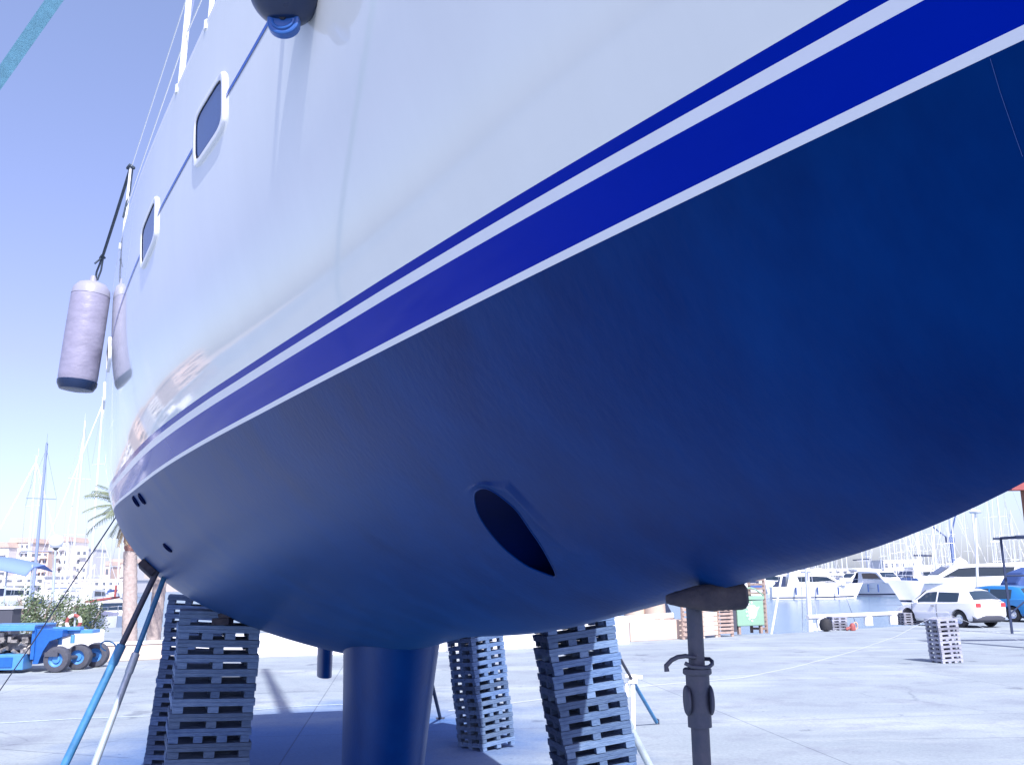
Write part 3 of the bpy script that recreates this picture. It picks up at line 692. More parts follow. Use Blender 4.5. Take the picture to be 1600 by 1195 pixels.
# ================================================================ PALLETS
def pallet_mesh(wd, dp, h, blocks=3, m=None, seed=0):
    rn = random.Random(seed); b = MB()
    nb = 5; deck = h * .52
    for i in range(nb):                                   # deck boards
        y0 = -dp / 2 + dp * i / nb; g_ = .008 if 0 < i else 0
        b.box((rn.uniform(-.004, .004), y0 + dp / nb / 2, h - deck / 4 - .001), (wd, dp / nb - .01, deck / 2 - .002))
    for i in range(3):
        x0 = (-wd / 2 + wd * .06, 0, wd / 2 - wd * .06)[i]
        b.box((x0, 0, h - deck * .75), (wd * .12, dp - .006, deck / 2 - .002))
    b.box((0, -dp / 2 + .012, h - deck * .75), (wd * .998, .022, deck / 2 - .002)); b.box((0, dp / 2 - .012, h - deck * .75), (wd * .998, .022, deck / 2 - .002))
    xs = [(-.5 + (i / (blocks - 1))) for i in range(blocks)]
    for x in xs:
        for y in (-.5, 0, .5):
            bw = wd * .13; bd = dp * .13
            xx = x * (wd - bw - .008) + rn.uniform(-.004, .004); yy = y * (dp - bd - .008)
            b.box((xx, yy, (h - deck) / 2 + .001), (bw * rn.uniform(.8, 1.05), bd, h - deck - .004))
    o = b.build('pallet', m, None)
    return o
ORD = ['topmost', 'second', 'third', 'fourth', 'fifth', 'sixth', 'seventh', 'eighth', 'ninth', 'tenth', 'eleventh', 'twelfth', 'thirteenth', 'fourteenth', 'fifteenth', 'sixteenth', 'seventeenth', 'eighteenth', 'nineteenth', 'twentieth', 'twenty-first', 'twenty-second', 'twenty-third', 'twenty-fourth']
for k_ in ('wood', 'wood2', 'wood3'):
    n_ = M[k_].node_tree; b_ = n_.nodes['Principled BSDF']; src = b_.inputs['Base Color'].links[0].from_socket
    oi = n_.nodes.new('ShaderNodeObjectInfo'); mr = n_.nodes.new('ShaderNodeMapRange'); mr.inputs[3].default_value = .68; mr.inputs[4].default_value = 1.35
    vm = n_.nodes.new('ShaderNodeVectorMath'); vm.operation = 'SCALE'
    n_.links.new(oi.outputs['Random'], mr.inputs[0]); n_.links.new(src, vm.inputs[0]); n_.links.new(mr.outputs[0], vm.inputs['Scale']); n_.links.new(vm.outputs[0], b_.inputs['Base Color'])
def stack(base, yaw, count, wd, dp, h, lean, place, group, mats, four=(), odd=(), seed=1, top_drop=0):
    rn = random.Random(seed); protos = {}
    lx, ly = lean; rotm = Matrix.Rotation(yaw, 4, 'Z')
    tilt = Matrix.Rotation(lx, 4, 'Y') @ Matrix.Rotation(ly, 4, 'X')    # lx>0 tips the top to +X
    shift = Vector((0, 0, 0))
    for i in range(count):
        fromtop = count - 1 - i; b4 = 4 if fromtop in four else 3
        mi = odd.get(i, 0) if isinstance(odd, dict) else 0
        key = (b4, mi, rn.randint(0, 3))
        if key not in protos:
            protos[key] = pallet_mesh(wd, dp, h, b4, mats[mi], seed * 17 + len(protos)); o = protos[key]
        else:
            o = protos[key].copy(); C.objects.link(o)
        if i and i % 5 == 0: shift = shift + Vector((rn.uniform(-.01, .01), rn.uniform(-.01, .01), 0))
        pos = Matrix.Translation(Vector(base)) @ tilt @ Matrix.Translation(Vector((0, 0, i * h)) + shift + Vector((rn.uniform(-.005, .005), rn.uniform(-.004, .004), 0))) @ rotm @ Matrix.Rotation(rn.uniform(-.02, .02), 4, 'Z')
        o.matrix_world = pos
        nm = 'topmost of the' if fromtop == 0 else ORD[fromtop] + ' from top of the'
        tag(o, 'wooden pallet, %s %s' % (nm, place), 'pallet', group)
W3 = [M['wood'], M['wood2'], M['wood3']]
# front-left stack under the starboard quarter
c = A(334, 1100, 6.75); base = (c.x - .20, 7.15, 0)
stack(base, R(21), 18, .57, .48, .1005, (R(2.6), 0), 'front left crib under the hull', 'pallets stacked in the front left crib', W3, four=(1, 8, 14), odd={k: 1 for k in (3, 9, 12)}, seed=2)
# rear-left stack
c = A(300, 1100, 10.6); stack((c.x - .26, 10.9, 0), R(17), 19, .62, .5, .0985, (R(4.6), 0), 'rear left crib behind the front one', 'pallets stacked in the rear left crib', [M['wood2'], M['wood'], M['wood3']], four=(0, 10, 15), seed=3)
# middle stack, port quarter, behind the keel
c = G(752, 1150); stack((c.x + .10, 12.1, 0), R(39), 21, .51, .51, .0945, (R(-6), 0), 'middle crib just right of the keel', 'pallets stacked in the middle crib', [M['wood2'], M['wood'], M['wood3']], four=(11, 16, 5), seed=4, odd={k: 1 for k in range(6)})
# front-right stack: the hull's shade on it is put in as darker wood
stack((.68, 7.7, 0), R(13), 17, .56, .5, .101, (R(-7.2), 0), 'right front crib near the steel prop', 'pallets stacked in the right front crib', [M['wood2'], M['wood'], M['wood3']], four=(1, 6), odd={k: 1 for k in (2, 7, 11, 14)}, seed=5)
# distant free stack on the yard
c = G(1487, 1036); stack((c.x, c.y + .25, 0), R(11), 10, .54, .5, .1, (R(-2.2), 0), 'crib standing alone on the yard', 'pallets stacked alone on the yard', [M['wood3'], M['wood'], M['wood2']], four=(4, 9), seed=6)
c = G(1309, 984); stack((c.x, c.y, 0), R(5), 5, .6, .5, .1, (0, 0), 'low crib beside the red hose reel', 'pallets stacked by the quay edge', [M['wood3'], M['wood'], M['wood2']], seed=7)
c = G(1420, 976); stack((c.x, c.y, 0), R(5), 5, .66, .6, .1, (0, 0), 'low crib left of the white car', 'pallets stacked near the white car', [M['wood3'], M['wood'], M['wood2']], seed=8)
# wedge blocks on the front-left crib
c = A(345, 960, 6.6)
b = MB(); b.box((0.03, 0.05, 0.0), (.16, .14, .05), Matrix.Rotation(R(-16), 3, 'Y')); b.box((-.03, .03, -.05), (.12, .12, .045)); o = b.build('timber_wedge', M['log'], None, bevel=.004); o.location = (c.x, 6.72, c.z)
tag(o, 'brown timber wedge block between the front left pallet stack and the hull', 'wedge')

# ================================================================ YARD RUNNING GEAR
def rope_on_ground(pts, r, m, label, cat='rope'):
    P = [Vector(p) for p in pts]; o_ = P[0].copy(); b = MB(); b.tube([p - o_ for p in P], r, 6); o = b.build('ground_rope', m); o.location = o_; return tag(o, label, cat)
st_top = G(1487, 1036); st_top.z = 1.02
pts = [G(700, 1110, .02), G(1020, 1070, .02), G(1160, 1058, .02), G(1240, 1042, .1), G(1330, 1018, .25), G(1400, 994, .6), Vector((st_top.x - .25, st_top.y + .2, 1.03)), Vector((st_top.x + .3, st_top.y + .3, 1.03)), G(1600, 1003, .2), G(1720, 1010, .02)]
rope_on_ground(pts, .0045, mat('pale_rope', (.42, .46, .55), .8), 'pale rope crossing the yard and over the lone pallet stack')
rope_on_ground([G(-50, 1132, .012), G(120, 1122, .012), G(235, 1118, .012), G(300, 1116, .012), G(480, 1102, .012), G(560, 1099, .012)], .006, M['greytube'], 'thin grey cable lying straight across the yard at lower left', 'cable')
M['beamr'] = M['beamrust']
a_ = G(385, 1024); b2 = G(555, 1020)
b = MB(); mid = (a_ + b2) / 2; d = b2 - a_; an = math.atan2(d.y, d.x)
b.box((0, 0, .10), (d.length, .12, .10)); b.box((-d.length * .2, 0, .025), (.12, .2, .05)); b.box((d.length * .42, 0, .025), (.12, .2, .05)); o = b.build('steel_beam', M['beamrust']); o.location = mid; o.rotation_euler.z = an
tag(o, 'long rusty brown steel beam on low feet behind the rudder', 'beam')

# ================================================================ WALLS AND PLANTERS ALONG THE QUAY
def wall(name, pA, pB, h, th, m, label, cat='wall', cap=None):
    mid = (pA + pB) / 2; d = pB - pA; e = MB(); e.box((0, th / 2, h / 2), (d.length, th, h)); o = e.build(name, m, None, bevel=.02)
    o.location = (mid.x, mid.y, 0); o.rotation_euler.z = math.atan2(d.y, d.x); tag(o, label, cat)
    if cap: 
        c_ = MB(); c_.box((0, th / 2, h + .03), (d.length + .06, th + .06, .06)); c_.build('coping', cap, o)
    return o
wall('white_block', G(118, 1040), G(160, 1036), .86, 1.0, M['wallw'], 'white rendered block wall beside the blue machine wheels')
wall('planter_wall', G(161, 1034), G(262, 1029), .42, .5, M['wallo'], 'low peach planter wall under the palm trunks at left', cap=M['wallw'])
wall('low_wall', G(263, 1031), G(700, 1018), .62, .4, M['wallw'], 'long low white wall seen behind the rudder and keel')
wall('low_wall', G(701, 1019), G(984, 1006), .80, .4, M['wallw'], 'long low white wall behind the right front pallet stack')
wall('planter_wall', G(986, 1002), G(1076, 997), .62, 1.2, M['wallo'], 'peach planter wall left of the slatted bin enclosure')
b = MB(); c = G(835, 1012); b.lathe([(0, 0), (.09, .02), (.1, .1), (.06, .18), (0, .2)], 12); o = b.build('mooring_bollard', M['rubber'], smooth=True); o.location = c; tag(o, 'small black bollard in front of the white wall', 'bollard')
b = MB(); c = G(142, 1036); b.lathe([(0, 0), (.06, .01), (.07, .06), (0, .12)], 12); o = b.build('mooring_bollard', M['rubber'], smooth=True); o.location = c - Vector((0, .3, 0)); tag(o, 'tiny black bollard before the white block wall at left', 'bollard')
b = MB(); c = G(1291, 986); b.lathe([(0, 0), (.2, .05), (.24, .24), (.18, .42), (0, .5)], 16); o = b.build('mooring_bollard', M['rubber'], smooth=True); o.location = c; tag(o, 'round black mooring bollard left of the small quay pallet stack', 'bollard')
# planters' trunks (stumps) behind the middle planter and white pipe
for k_, (px, lab) in enumerate(((1000, 'left'), (1032, 'right'))):
    c = G(px, 993); b = MB(); b.lathe([(.36, 0), (.42, .3), (.4, .9), (.45, 1.05), (.3, 1.05), (0, .98)], 14); o = b.build('planter_pot', M['wallo'], smooth=True); o.location = (c.x, c.y + 1.2, .3); tag(o, 'round peach planter pot, %s of the two behind the white pipe' % lab, 'planter', 'round planter pots by the quay')
c0 = A(955, 968, 33); c1 = A(1052, 961, 33); b = MB(); b.tube([Vector(), c1 - c0], .1, 10); b.tube([Vector((.4, 0, 0)), Vector((.4, 0, -c0.z))], .06, 8); b.tube([c1 - c0 + Vector((-.4, 0, 0)), c1 - c0 + Vector((-.4, 0, -c1.z))], .06, 8); o = b.build('white_pipe_rail', M['white'], smooth=True); o.location = c0; tag(o, 'white horizontal pipe rail in front of the round planter pots', 'rail')
c = A(1040, 963, 36); b = MB(); b.add([(-.5, 0, .55), (.05, 0, .55), (.5, 0, -.45), (.2, 0, -.4), (-.5, .05, .55), (.05, .05, .55), (.5, .05, -.45), (.2, .05, -.4)], [(0, 1, 2, 3), (7, 6, 5, 4), (0, 4, 5, 1), (1, 5, 6, 2), (2, 6, 7, 3), (3, 7, 4, 0)]); b.tube([(-.2, .02, -.4), (-.2, .02, -c.z)], .03, 6); o = b.build('navy_flag', M['darkcan']); o.location = c; tag(o, 'dark navy slanting canvas flag above the white pipe rail', 'flag')

# bin enclosure
E0 = G(1070, 1000)
def slat_panel(name, pA, pB, h, m, label=None, nsl=9, gap=.4, parent=None, post=True):
    d = pB - pA; e = empty(name, pA, math.atan2(d.y, d.x), label, 'slatted screen' if label else None, 'slatted screens around the bins' if label else None)
    ln = d.length; b = MB()
    for i in range(nsl): b.box((ln / 2, 0, .08 + (h - .1) * (i + .5) / nsl), (ln, .03, (h - .1) / nsl * (1 - gap)))
    b.build('slats', m, e)
    for x in (0.04, ln - .04): b = MB(); b.box((x, .045, h / 2 + .03), (.1, .06, h + .06)); b.build('post', m, e)
    return e
slat_panel('slatted_screen', G(1068, 999), G(1086, 998), 1.55, M['slat'], 'narrow brown slatted screen left of the steel prop')
slat_panel('slatted_screen', G(1100, 997), G(1122, 995), 1.5, M['wallo'], 'pale pinkish slatted screen right of the steel prop', gap=.12)
slat_panel('slatted_screen', G(1123, 995), G(1147, 994), 1.6, M['slat'], 'dark brown slatted screen left of the green bin', nsl=12)
slat_panel('slatted_screen', G(1180, 990) + Vector((0, .7, 0)), G(1199, 989), 2.0, M['slat'], 'tall slatted screen with light post behind the green bin', nsl=12, gap=.5)
gb = G(1154, 991); ga = G(1196, 989); d = ga - gb
e = empty('recycling_bin', gb, math.atan2(d.y, d.x), 'pale green recycling bin with white round emblem in its wooden enclosure', 'recycling bin')
ln = d.length; b = MB(); b.prism([(0, .28), (ln, .28), (ln, 1.18), (0, 1.18)], 0, .8); b.build('bin_body', M['green'], e, bevel=.03)
b = MB(); b.prism([(-.03, 1.2), (ln + .03, 1.2), (ln + .02, 1.32), (-.02, 1.32)], -.03, .85)
b.tube([(ln * f, -.02, 1.34 + .28 * math.sin(math.pi * f)) for f in [i / 12 for i in range(13)]], .03, 6); b.build('bin_lid', M['green'], e, bevel=.01)
b = MB(); cx, cz = ln * .56, .78
pl = [(cx + .20 * math.cos(t) * (1 + .12 * math.sin(3 * t + .6)), cz + .27 * math.sin(t) * (1 + .1 * math.cos(2 * t))) for t in [2 * math.pi * i / 30 for i in range(30)]]
b.prism(pl, -.012, -.003)
b.prism([(cx + .1, cz + .12), (cx + .34, cz + .17), (cx + .15, cz - .06)], -.011, -.004)
for i in range(7):
    a_ = R(100 + 26 * i); b.lathe([(0, 0), (.034, 0), (.034, .008), (0, .008)], 10, Matrix.Translation((cx + .04 + .31 * math.cos(a_), -.003, cz + .33 * math.sin(a_))) @ Matrix.Rotation(R(90), 4, 'X'))
b.build('emblem', M['white2'], e)
for x in (.12, ln - .12):
    b = MB(); b.box((x, .1, .14), (.1, .1, .28)); b.build('bin_foot', M['slat'], e)
b = MB(); b.box((-.17, .3, .7), (.24, .6, 1.2)); b.build('side_panel', M['plastic'], e)
# ================================================================ TREES, BUSHES
def leaf_cloud(b, c, rad, n, size, rn, squash=1.0):
    for i in range(n):
        u = Vector((rn.gauss(0, 1), rn.gauss(0, 1), rn.gauss(0, 1))).normalized() * (rn.random() ** .45)
        p = Vector(c) + Vector((u.x * rad[0], u.y * rad[1], u.z * rad[2]))
        a = Vector((rn.gauss(0, 1), rn.gauss(0, 1), rn.gauss(0, 1))).normalized(); t = a.orthogonal().normalized(); s_ = size * rn.uniform(.6, 1.4)
        q = a.cross(t)
        b.add([p - t * s_, p + q * s_ * .45, p + t * s_, p - q * s_ * .45], [(0, 1, 2, 3)])
def bush(loc, wd, h, label, seed, n=900):
    rn = random.Random(seed); e = empty('shrub', loc, 0, label, 'shrub', 'shrubs behind the blue machine')
    b = MB()
    for i in range(7):
        x = rn.uniform(-wd * .4, wd * .4); b.tube([(0, 0, 0), (x * .5, rn.uniform(-.1, .1), h * .4), (x, rn.uniform(-.3, .3), h * .8)], [.05, .035, .015], 6)
    b.build('stems', M['bark'], e)
    b = MB()
    for i in range(11):
        cx = rn.uniform(-wd / 2, wd / 2); leaf_cloud(b, (cx, rn.uniform(-.5, .5), h * rn.uniform(.35, .85)), (wd * .2, .45, h * .24), n // 5, .045, rn)
    b.build('foliage', M['leaf'], e)
def at_depth(px, py, dpt): q = A(px, py, dpt); return q
for i, (px, wd, tpy, lab) in enumerate(((18, 2.3, 928, 'wide grey green shrub at the left edge behind the blue machine'), (58, 2.2, 918, 'tall grey green shrub left of the slanting cable'), (100, 1.5, 934, 'smaller olive shrub left of the lifebuoy'), (135, 1.2, 938, 'small olive shrub right of the lifebuoy'))):
    q = A(px, tpy, 31); bush((q.x, 31, 0), wd, q.z + .1, lab, 20 + i)
def frond(b, base, az, el, ln, rn, dry=False):
    P = []; d = Vector((math.cos(az) * math.cos(el), math.sin(az) * math.cos(el), math.sin(el)))
    p = Vector(base); n = 9; drop = rn.uniform(.10, .17) if not dry else .2
    for i in range(n + 1):
        P.append(p.copy()); p = p + d * ln / n; d = (d + Vector((0, 0, -drop))).normalized()
    b.tube(P, [.02 * (1 - i / (n + 1)) + .004 for i in range(n + 1)], 5)
    for i in range(1, n + 1):
        for j in range(3):
            f = (i - 1 + j / 3); k0 = int(f); q = P[k0].lerp(P[min(k0 + 1, n)], f - k0); t = (P[min(k0 + 1, n)] - P[k0]).normalized() if k0 < n else d
            sv = t.cross(Vector((0, 0, 1))).normalized()
            l2 = ln * .28 * (1 - .6 * f / n) * rn.uniform(.8, 1.1)
            for sg in (-1, 1):
                e_ = q + (sv * sg * .8 + t * .55 + Vector((0, 0, -.35 - .3 * rn.random()))).normalized() * l2
                w_ = t * .022; b.add([q - w_, q + w_, e_], [(0, 1, 2)])
def palm(loc, h, label, seed, lean=(0, 0), fl=1.7, nf=34, tr=.22):
    rn = random.Random(seed); e = empty('palm_tree', loc, 0, label, 'palm tree', 'palm trees along the quay')
    b = MB(); P = []; rr = []
    for i in range(25):
        f = i / 24; P.append((lean[0] * f, lean[1] * f, h * .72 * f)); rr.append(tr * (1 - .12 * f) * (1.04 if i % 2 else .97))
    b.tube(P, rr, 14); b.build('trunk', M['bark'], e, smooth=True)
    b = MB(); P = []; rr = []
    for i in range(13):
        f = .72 + .28 * i / 12; P.append((lean[0] * f, lean[1] * f, h * f)); rr.append(tr * (.95 + .25 * math.sin(math.pi * i / 12)) * (1.06 if i % 2 else .92))
    b.tube(P, rr, 12); b.build('trunk_crown', M['barkred'], e)
    top = (lean[0], lean[1], h); b = MB(); b3 = MB()
    for i in range(nf): frond(b, top, rn.uniform(0, 6.28), rn.uniform(-.1, 1.2), fl * rn.uniform(.8, 1.1), rn)
    for i in range(nf // 3): frond(b3, top, rn.uniform(0, 6.28), rn.uniform(-.9, -.3), fl * .7 * rn.uniform(.8, 1.1), rn, True)
    b.build('fronds', M['palmleaf'], e); b3.build('dry_fronds', M['leafdry'], e)
q = A(203, 1010, 28.5); top_ = A(208, 800, 28.5); palm((q.x, 28.5, 0), top_.z, 'palm tree left of the pallet stacks, its crown half hidden by the yacht', 5, lean=(top_.x - q.x, 0), fl=1.6, nf=50)
q = A(238, 1010, 30.5); top_ = A(244, 845, 30.5); palm((q.x, 30.5, 0), top_.z + .6, 'second palm tree, behind the two leaning props', 6, lean=(.15, 0), fl=1.3)

# lamp post, lifebuoy, awning
q = A(84, 930, 40); tp = A(88, 846, 40)
e = empty('street_lamp', (q.x, 40, 0), 0, 'slim street lamp with large white globe at left', 'street lamp')
b = MB(); b.tube([(0, 0, 0), (tp.x - q.x, 0, tp.z - .3)], [.09, .05], 10); b.build('lamp_post', M['greytube'], e, smooth=True)
b = MB(); b.lathe([(.05, -.36), (.12, -.3), (.13, -.24)], 16, Matrix.Translation((tp.x - q.x, 0, tp.z))); b.build('lamp_collar', M['plastic'], e)
b = MB(); b.lathe([(.29 * math.sin(math.pi * i / 14), -.29 * math.cos(math.pi * i / 14)) for i in range(15)], 24, Matrix.Translation((tp.x - q.x, 0, tp.z))); b.build('globe', M['globe'], e, smooth=True)
q = A(115, 972, 29.6)
e = empty('lifebuoy', q, 0, 'red and white lifebuoy ring hanging behind the white block wall', 'lifebuoy')
b = MB(); b2_ = MB()
for k_ in range(8):
    P = [(.21 * math.cos(t), 0, .21 * math.sin(t)) for t in [2 * math.pi * (k_ + j / 5) / 8 for j in range(6)]]
    (b if k_ % 2 else b2_).tube(P, .055, 10)
b.build('red_segments', M['red'], e, smooth=True); b2_.build('white_segments', M['white'], e, smooth=True)
b = MB(); b.tube([(0, .08, .3), (0, .08, -q.z)], .03, 8); b.build('post', M['greytube'], e)
a0 = A(-45, 886, 42); a1 = A(44, 897, 42)
e = empty('blue_awning', (a0.x, 42, 0), 0, 'curved blue canvas awning on thin posts at the left edge', 'awning')
b = MB(); rows = []
for i in range(15):
    f = i / 14; x = (a1.x - a0.x) * f; z = a0.z + .42 * math.sin(math.pi * (.5 + f * .5)) * 1.0 - .28 + (a1.z - a0.z) * 0
    rows.append([(x, -.2, z - .12), (x, .4, z + .25), (x, 1.4, z + .38), (x, 2.2, z + .1)])
b.grid(rows); o = b.build('canopy', mat('pale_blue_canvas', (.14, .22, .55), .8), e, smooth=True); sm = o.modifiers.new('thick', 'SOLIDIFY'); sm.thickness = .04
for x in (0.1, 1.4, a1.x - a0.x - .05):
    b = MB(); b.tube([(x, .4, 0), (x, .4, a0.z + .1)], .04, 8); b.build('post', M['greytube'], e)

# ================================================================ TOW MACHINE
def wheel(parent, c, r, wd, ax=(0, 1, 0), rim=None, tyre=None, hub=True):
    mm_ = Matrix.Translation(c) @ Vector(ax).to_track_quat('Z', 'Y').to_matrix().to_4x4()
    b = MB(); b.lathe([(r * .56, -wd / 2), (r * .8, -wd / 2 * 1.02), (r * .95, -wd / 2 * .9), (r, -wd / 2 * .55), (r, wd / 2 * .55), (r * .95, wd / 2 * .9), (r * .8, wd / 2 * 1.02), (r * .56, wd / 2)], 28, mm_, False)
    t = b.build('tyre', tyre or M['tyre'], parent, smooth=True)
    b = MB(); b.lathe([(r * .58, -wd / 2 * .9), (r * .55, -wd / 2 * .6), (r * .3, -wd / 2 * .35), (r * .28, -wd / 2 * .7), (0, -wd / 2 * .72)], 24, mm_, False)
    b.lathe([(r * .58, wd / 2 * .9), (r * .55, wd / 2 * .6), (r * .3, wd / 2 * .35), (r * .28, wd / 2 * .7), (0, wd / 2 * .72)], 24, mm_, False)
    b.build('rim', rim or M['blueeq2'], parent, smooth=True, angle=30)
q = G(88, 1050); TD = q.y; px = TD / 1450 / math.cos(PITCH) * 1.0
e = empty('tow_machine', (q.x, TD, 0), R(3), 'blue boatyard tow machine with open engine and small grey tyred wheels at left edge', 'machine')
wr = 18.5 * px
for c in ((0, 0, wr), (14 * px, .7, wr), (26 * px, 1.3, wr)):
    wheel(e, c, wr, .24)
b = MB(); b.tube([(0, .1, wr), (26 * px, 1.3, wr)], .05, 10); b.box((-.1, .5, wr + .12), (.3, 1.3, .1)); b.tube([(-62 * px, .3, wr), (0, .3, wr)], .05, 8); b.build('axle', M['plastic'], e)
b = MB(); b.prism([(-20 * px, 62 * px), (-34 * px, 62 * px), (-36 * px, 12 * px), (-28 * px, 12 * px), (-22 * px, 30 * px), (-14 * px, 44 * px), (4 * px, 50 * px), (4 * px, 60 * px)], .0, .7)
b.build('wheel_frame', M['blueeq'], e, bevel=.01)
b = MB(); b.box((8 * px, .6, 56 * px), (62 * px, .5, 5 * px)); b.box((2 * px, .4, 61 * px), (40 * px, .25, 5 * px)); b.tube([(12 * px, .3, 52 * px), (12 * px, .3, 40 * px)], .05, 8); b.tube([(-6 * px, .3, 52 * px), (-6 * px, .3, 38 * px)], .05, 8); b.build('deck_plate', M['blueeq2'], e, bevel=.006)
b = MB(); b.box((-75 * px, .5, 67 * px), (82 * px, 1.2, 3 * px)); b.box((-75 * px, -.1, 63 * px), (82 * px, .03, 6 * px)); b.build('hood', M['blueeq2'], e, bevel=.01)
b = MB(); b.box((-36 * px, .5, 42 * px), (5 * px, 1.1, 46 * px)); b.box((-114 * px, .5, 42 * px), (5 * px, 1.1, 46 * px)); b.build('end_plate', M['blueeq'], e)
b = MB(); rn = random.Random(4)
b.box((-75 * px, .55, 42 * px), (66 * px, .5, 22 * px))
for i in range(34):
    x = rn.uniform(-104, -44) * px; z = rn.uniform(28, 58) * px
    if rn.random() < .5: b.tube([(x, .05, z), (x + rn.uniform(-.2, .2), .05 + rn.uniform(0, .2), z + rn.uniform(-.12, .12))], rn.uniform(.02, .05), 8)
    else: b.box((x, .12, z), (rn.uniform(.05, .16), .2, rn.uniform(.05, .14)))
b.build('engine', M['engine'], e)
b = MB(); b.box((-80 * px, .1, 16 * px), (70 * px, .5, 22 * px)); b.build('side_tank', M['blueeq2'], e, bevel=.015)
b = MB(); b.box((-80 * px, -.16, 16 * px), (40 * px, .03, 14 * px)); b.build('tank_door', M['blueeq'], e, bevel=.005)
wheel(e, (-96 * px, .5, wr), wr, .24); wheel(e, (-96 * px, 1.1, wr), wr, .24)
# cabin behind it at the left edge
q = A(8, 975, 27.5); e = empty('equipment_cabinet', (q.x, 27.5, 0), 0, 'dark grey cabinet with pale top behind the blue machine', 'cabinet')
b = MB(); b.box((0, 0, .68), (.62, .5, 1.36)); b.build('cabinet_body', M['plastic'], e, bevel=.02); b = MB(); b.box((0, 0, 1.4), (.7, .56, .07)); b.build('cabinet_top', M['white'], e)
b = MB(); b.box((.0, -.265, .75), (.4, .02, .35)); b.build('vent', M['rust'], e)

# ================================================================ BUILDINGS
def building(name, x, y, wd, dp, h, fl, nc, m, label, roof='flat', seed=1, z0=0):
    rn = random.Random(seed); e = empty(name, (x, y, z0), 0, label, 'building', 'apartment blocks above the harbour')
    b = MB(); b.box((0, dp / 2, h / 2), (wd, dp, h)); b.build('wall', m, e)
    rf = MB()
    if roof == 'tile': rf.prism([(-wd / 2 - .3, h + .02), (wd / 2 + .3, h + .02), (wd / 2 - .5, h + 1.6), (-wd / 2 + .5, h + 1.6)], -.4, dp + .4); rf.build('roof', M['tile'], e)
    else: rf.box((0, dp / 2, h + .2), (wd + .4, dp + .4, .38)); rf.build('roof', m, e)
    wp = None; sh = h / fl
    for i in range(fl):
        for j in range(nc):
            if rn.random() < .12: continue
            xx = -wd / 2 + wd * (j + .5) / nc; zz = sh * (i + .52)
            if wp is None:
                b = MB(); b.box((0, 0, 0), (wd / nc * .5, .08, sh * .45)); wp = b.build('window', M['win'], e); o = wp
            else: o = wp.copy(); C.objects.link(o); o.parent = e
            o.location = (xx, -.042, zz)
    for i in range(1, fl):
        b = MB(); x0 = rn.choice([-.25, 0, .25]) * wd; b.box((x0, -.6, sh * i), (wd * .42, 1.2, .14)); b.box((x0, -1.15, sh * i + .45), (wd * .42, .08, .8)); b.build('balcony', m, e)
    return e
BD_ = 300
def bld(px0, px1, pyt, *a, **k):
    q0 = A(px0, pyt, BD_ + k.pop('dd', 0)); q1 = A(px1, pyt, q0.y)
    return building('apartment_block', (q0.x + q1.x) / 2, q0.y, q1.x - q0.x, 14, q0.z, *a, **k)
bld(-70, 14, 856, 6, 6, M['apt'], 'white apartment block at the far left edge with tiled roof', roof='tile', seed=1)
bld(15, 47, 848, 6, 4, M['apt'], 'white apartment block left of the globe lamp, tiled roof', roof='tile', seed=2, dd=6)
bld(48, 76, 862, 6, 3, M['aptp'], 'narrow peach apartment block directly left of the lamp post', seed=3, dd=2)
bld(77, 108, 846, 6, 4, M['apt'], 'tallest white apartment block behind the lamp globe, tiled roof', roof='tile', seed=4, dd=8)
bld(109, 138, 858, 5, 3, M['apt'], 'white apartment block right of the lamp globe', seed=5, dd=12)
bld(-70, 70, 903, 2, 9, M['apt'], 'long low white terrace below the apartment blocks', seed=6, dd=-40)
bld(139, 172, 884, 2, 4, M['aptp'], 'low peach house on the ridge left of the palm', roof='tile', seed=7, dd=60)
bld(173, 205, 880, 2, 3, M['apt'], 'small white house on the ridge beside the palm', roof='tile', seed=8, dd=70)
bld(71, 200, 908, 2, 12, M['apt'], 'long white harbour building behind the masts at left', seed=9, dd=-60)
bld(1380, 1440, 876, 2, 7, M['apt'], 'long low white harbour building behind the masts at right', seed=10, dd=60)
bld(1165, 1250, 898, 2, 9, M['apt'], 'low white waterfront building behind the flybridge yacht', seed=11, dd=60)
bld(1270, 1370, 890, 2, 9, M['apt'], 'pale waterfront building beyond the middle masts', seed=12, dd=90)

for k_, (a_, b2, t_, lb) in enumerate(((-330, -190, 850, 'white apartment block beyond the left edge, first'), (-480, -350, 838, 'tiled apartment block beyond the left edge, second'), (-700, -520, 855, 'long apartment block beyond the left edge, third'), (-950, -740, 845, 'apartment block beyond the left edge, fourth'))):
    bld(a_, b2, t_, 6, 6, M['apt'] if k_ % 2 == 0 else M['aptp'], lb, roof='tile', seed=30 + k_, dd=-60 - 30 * k_)
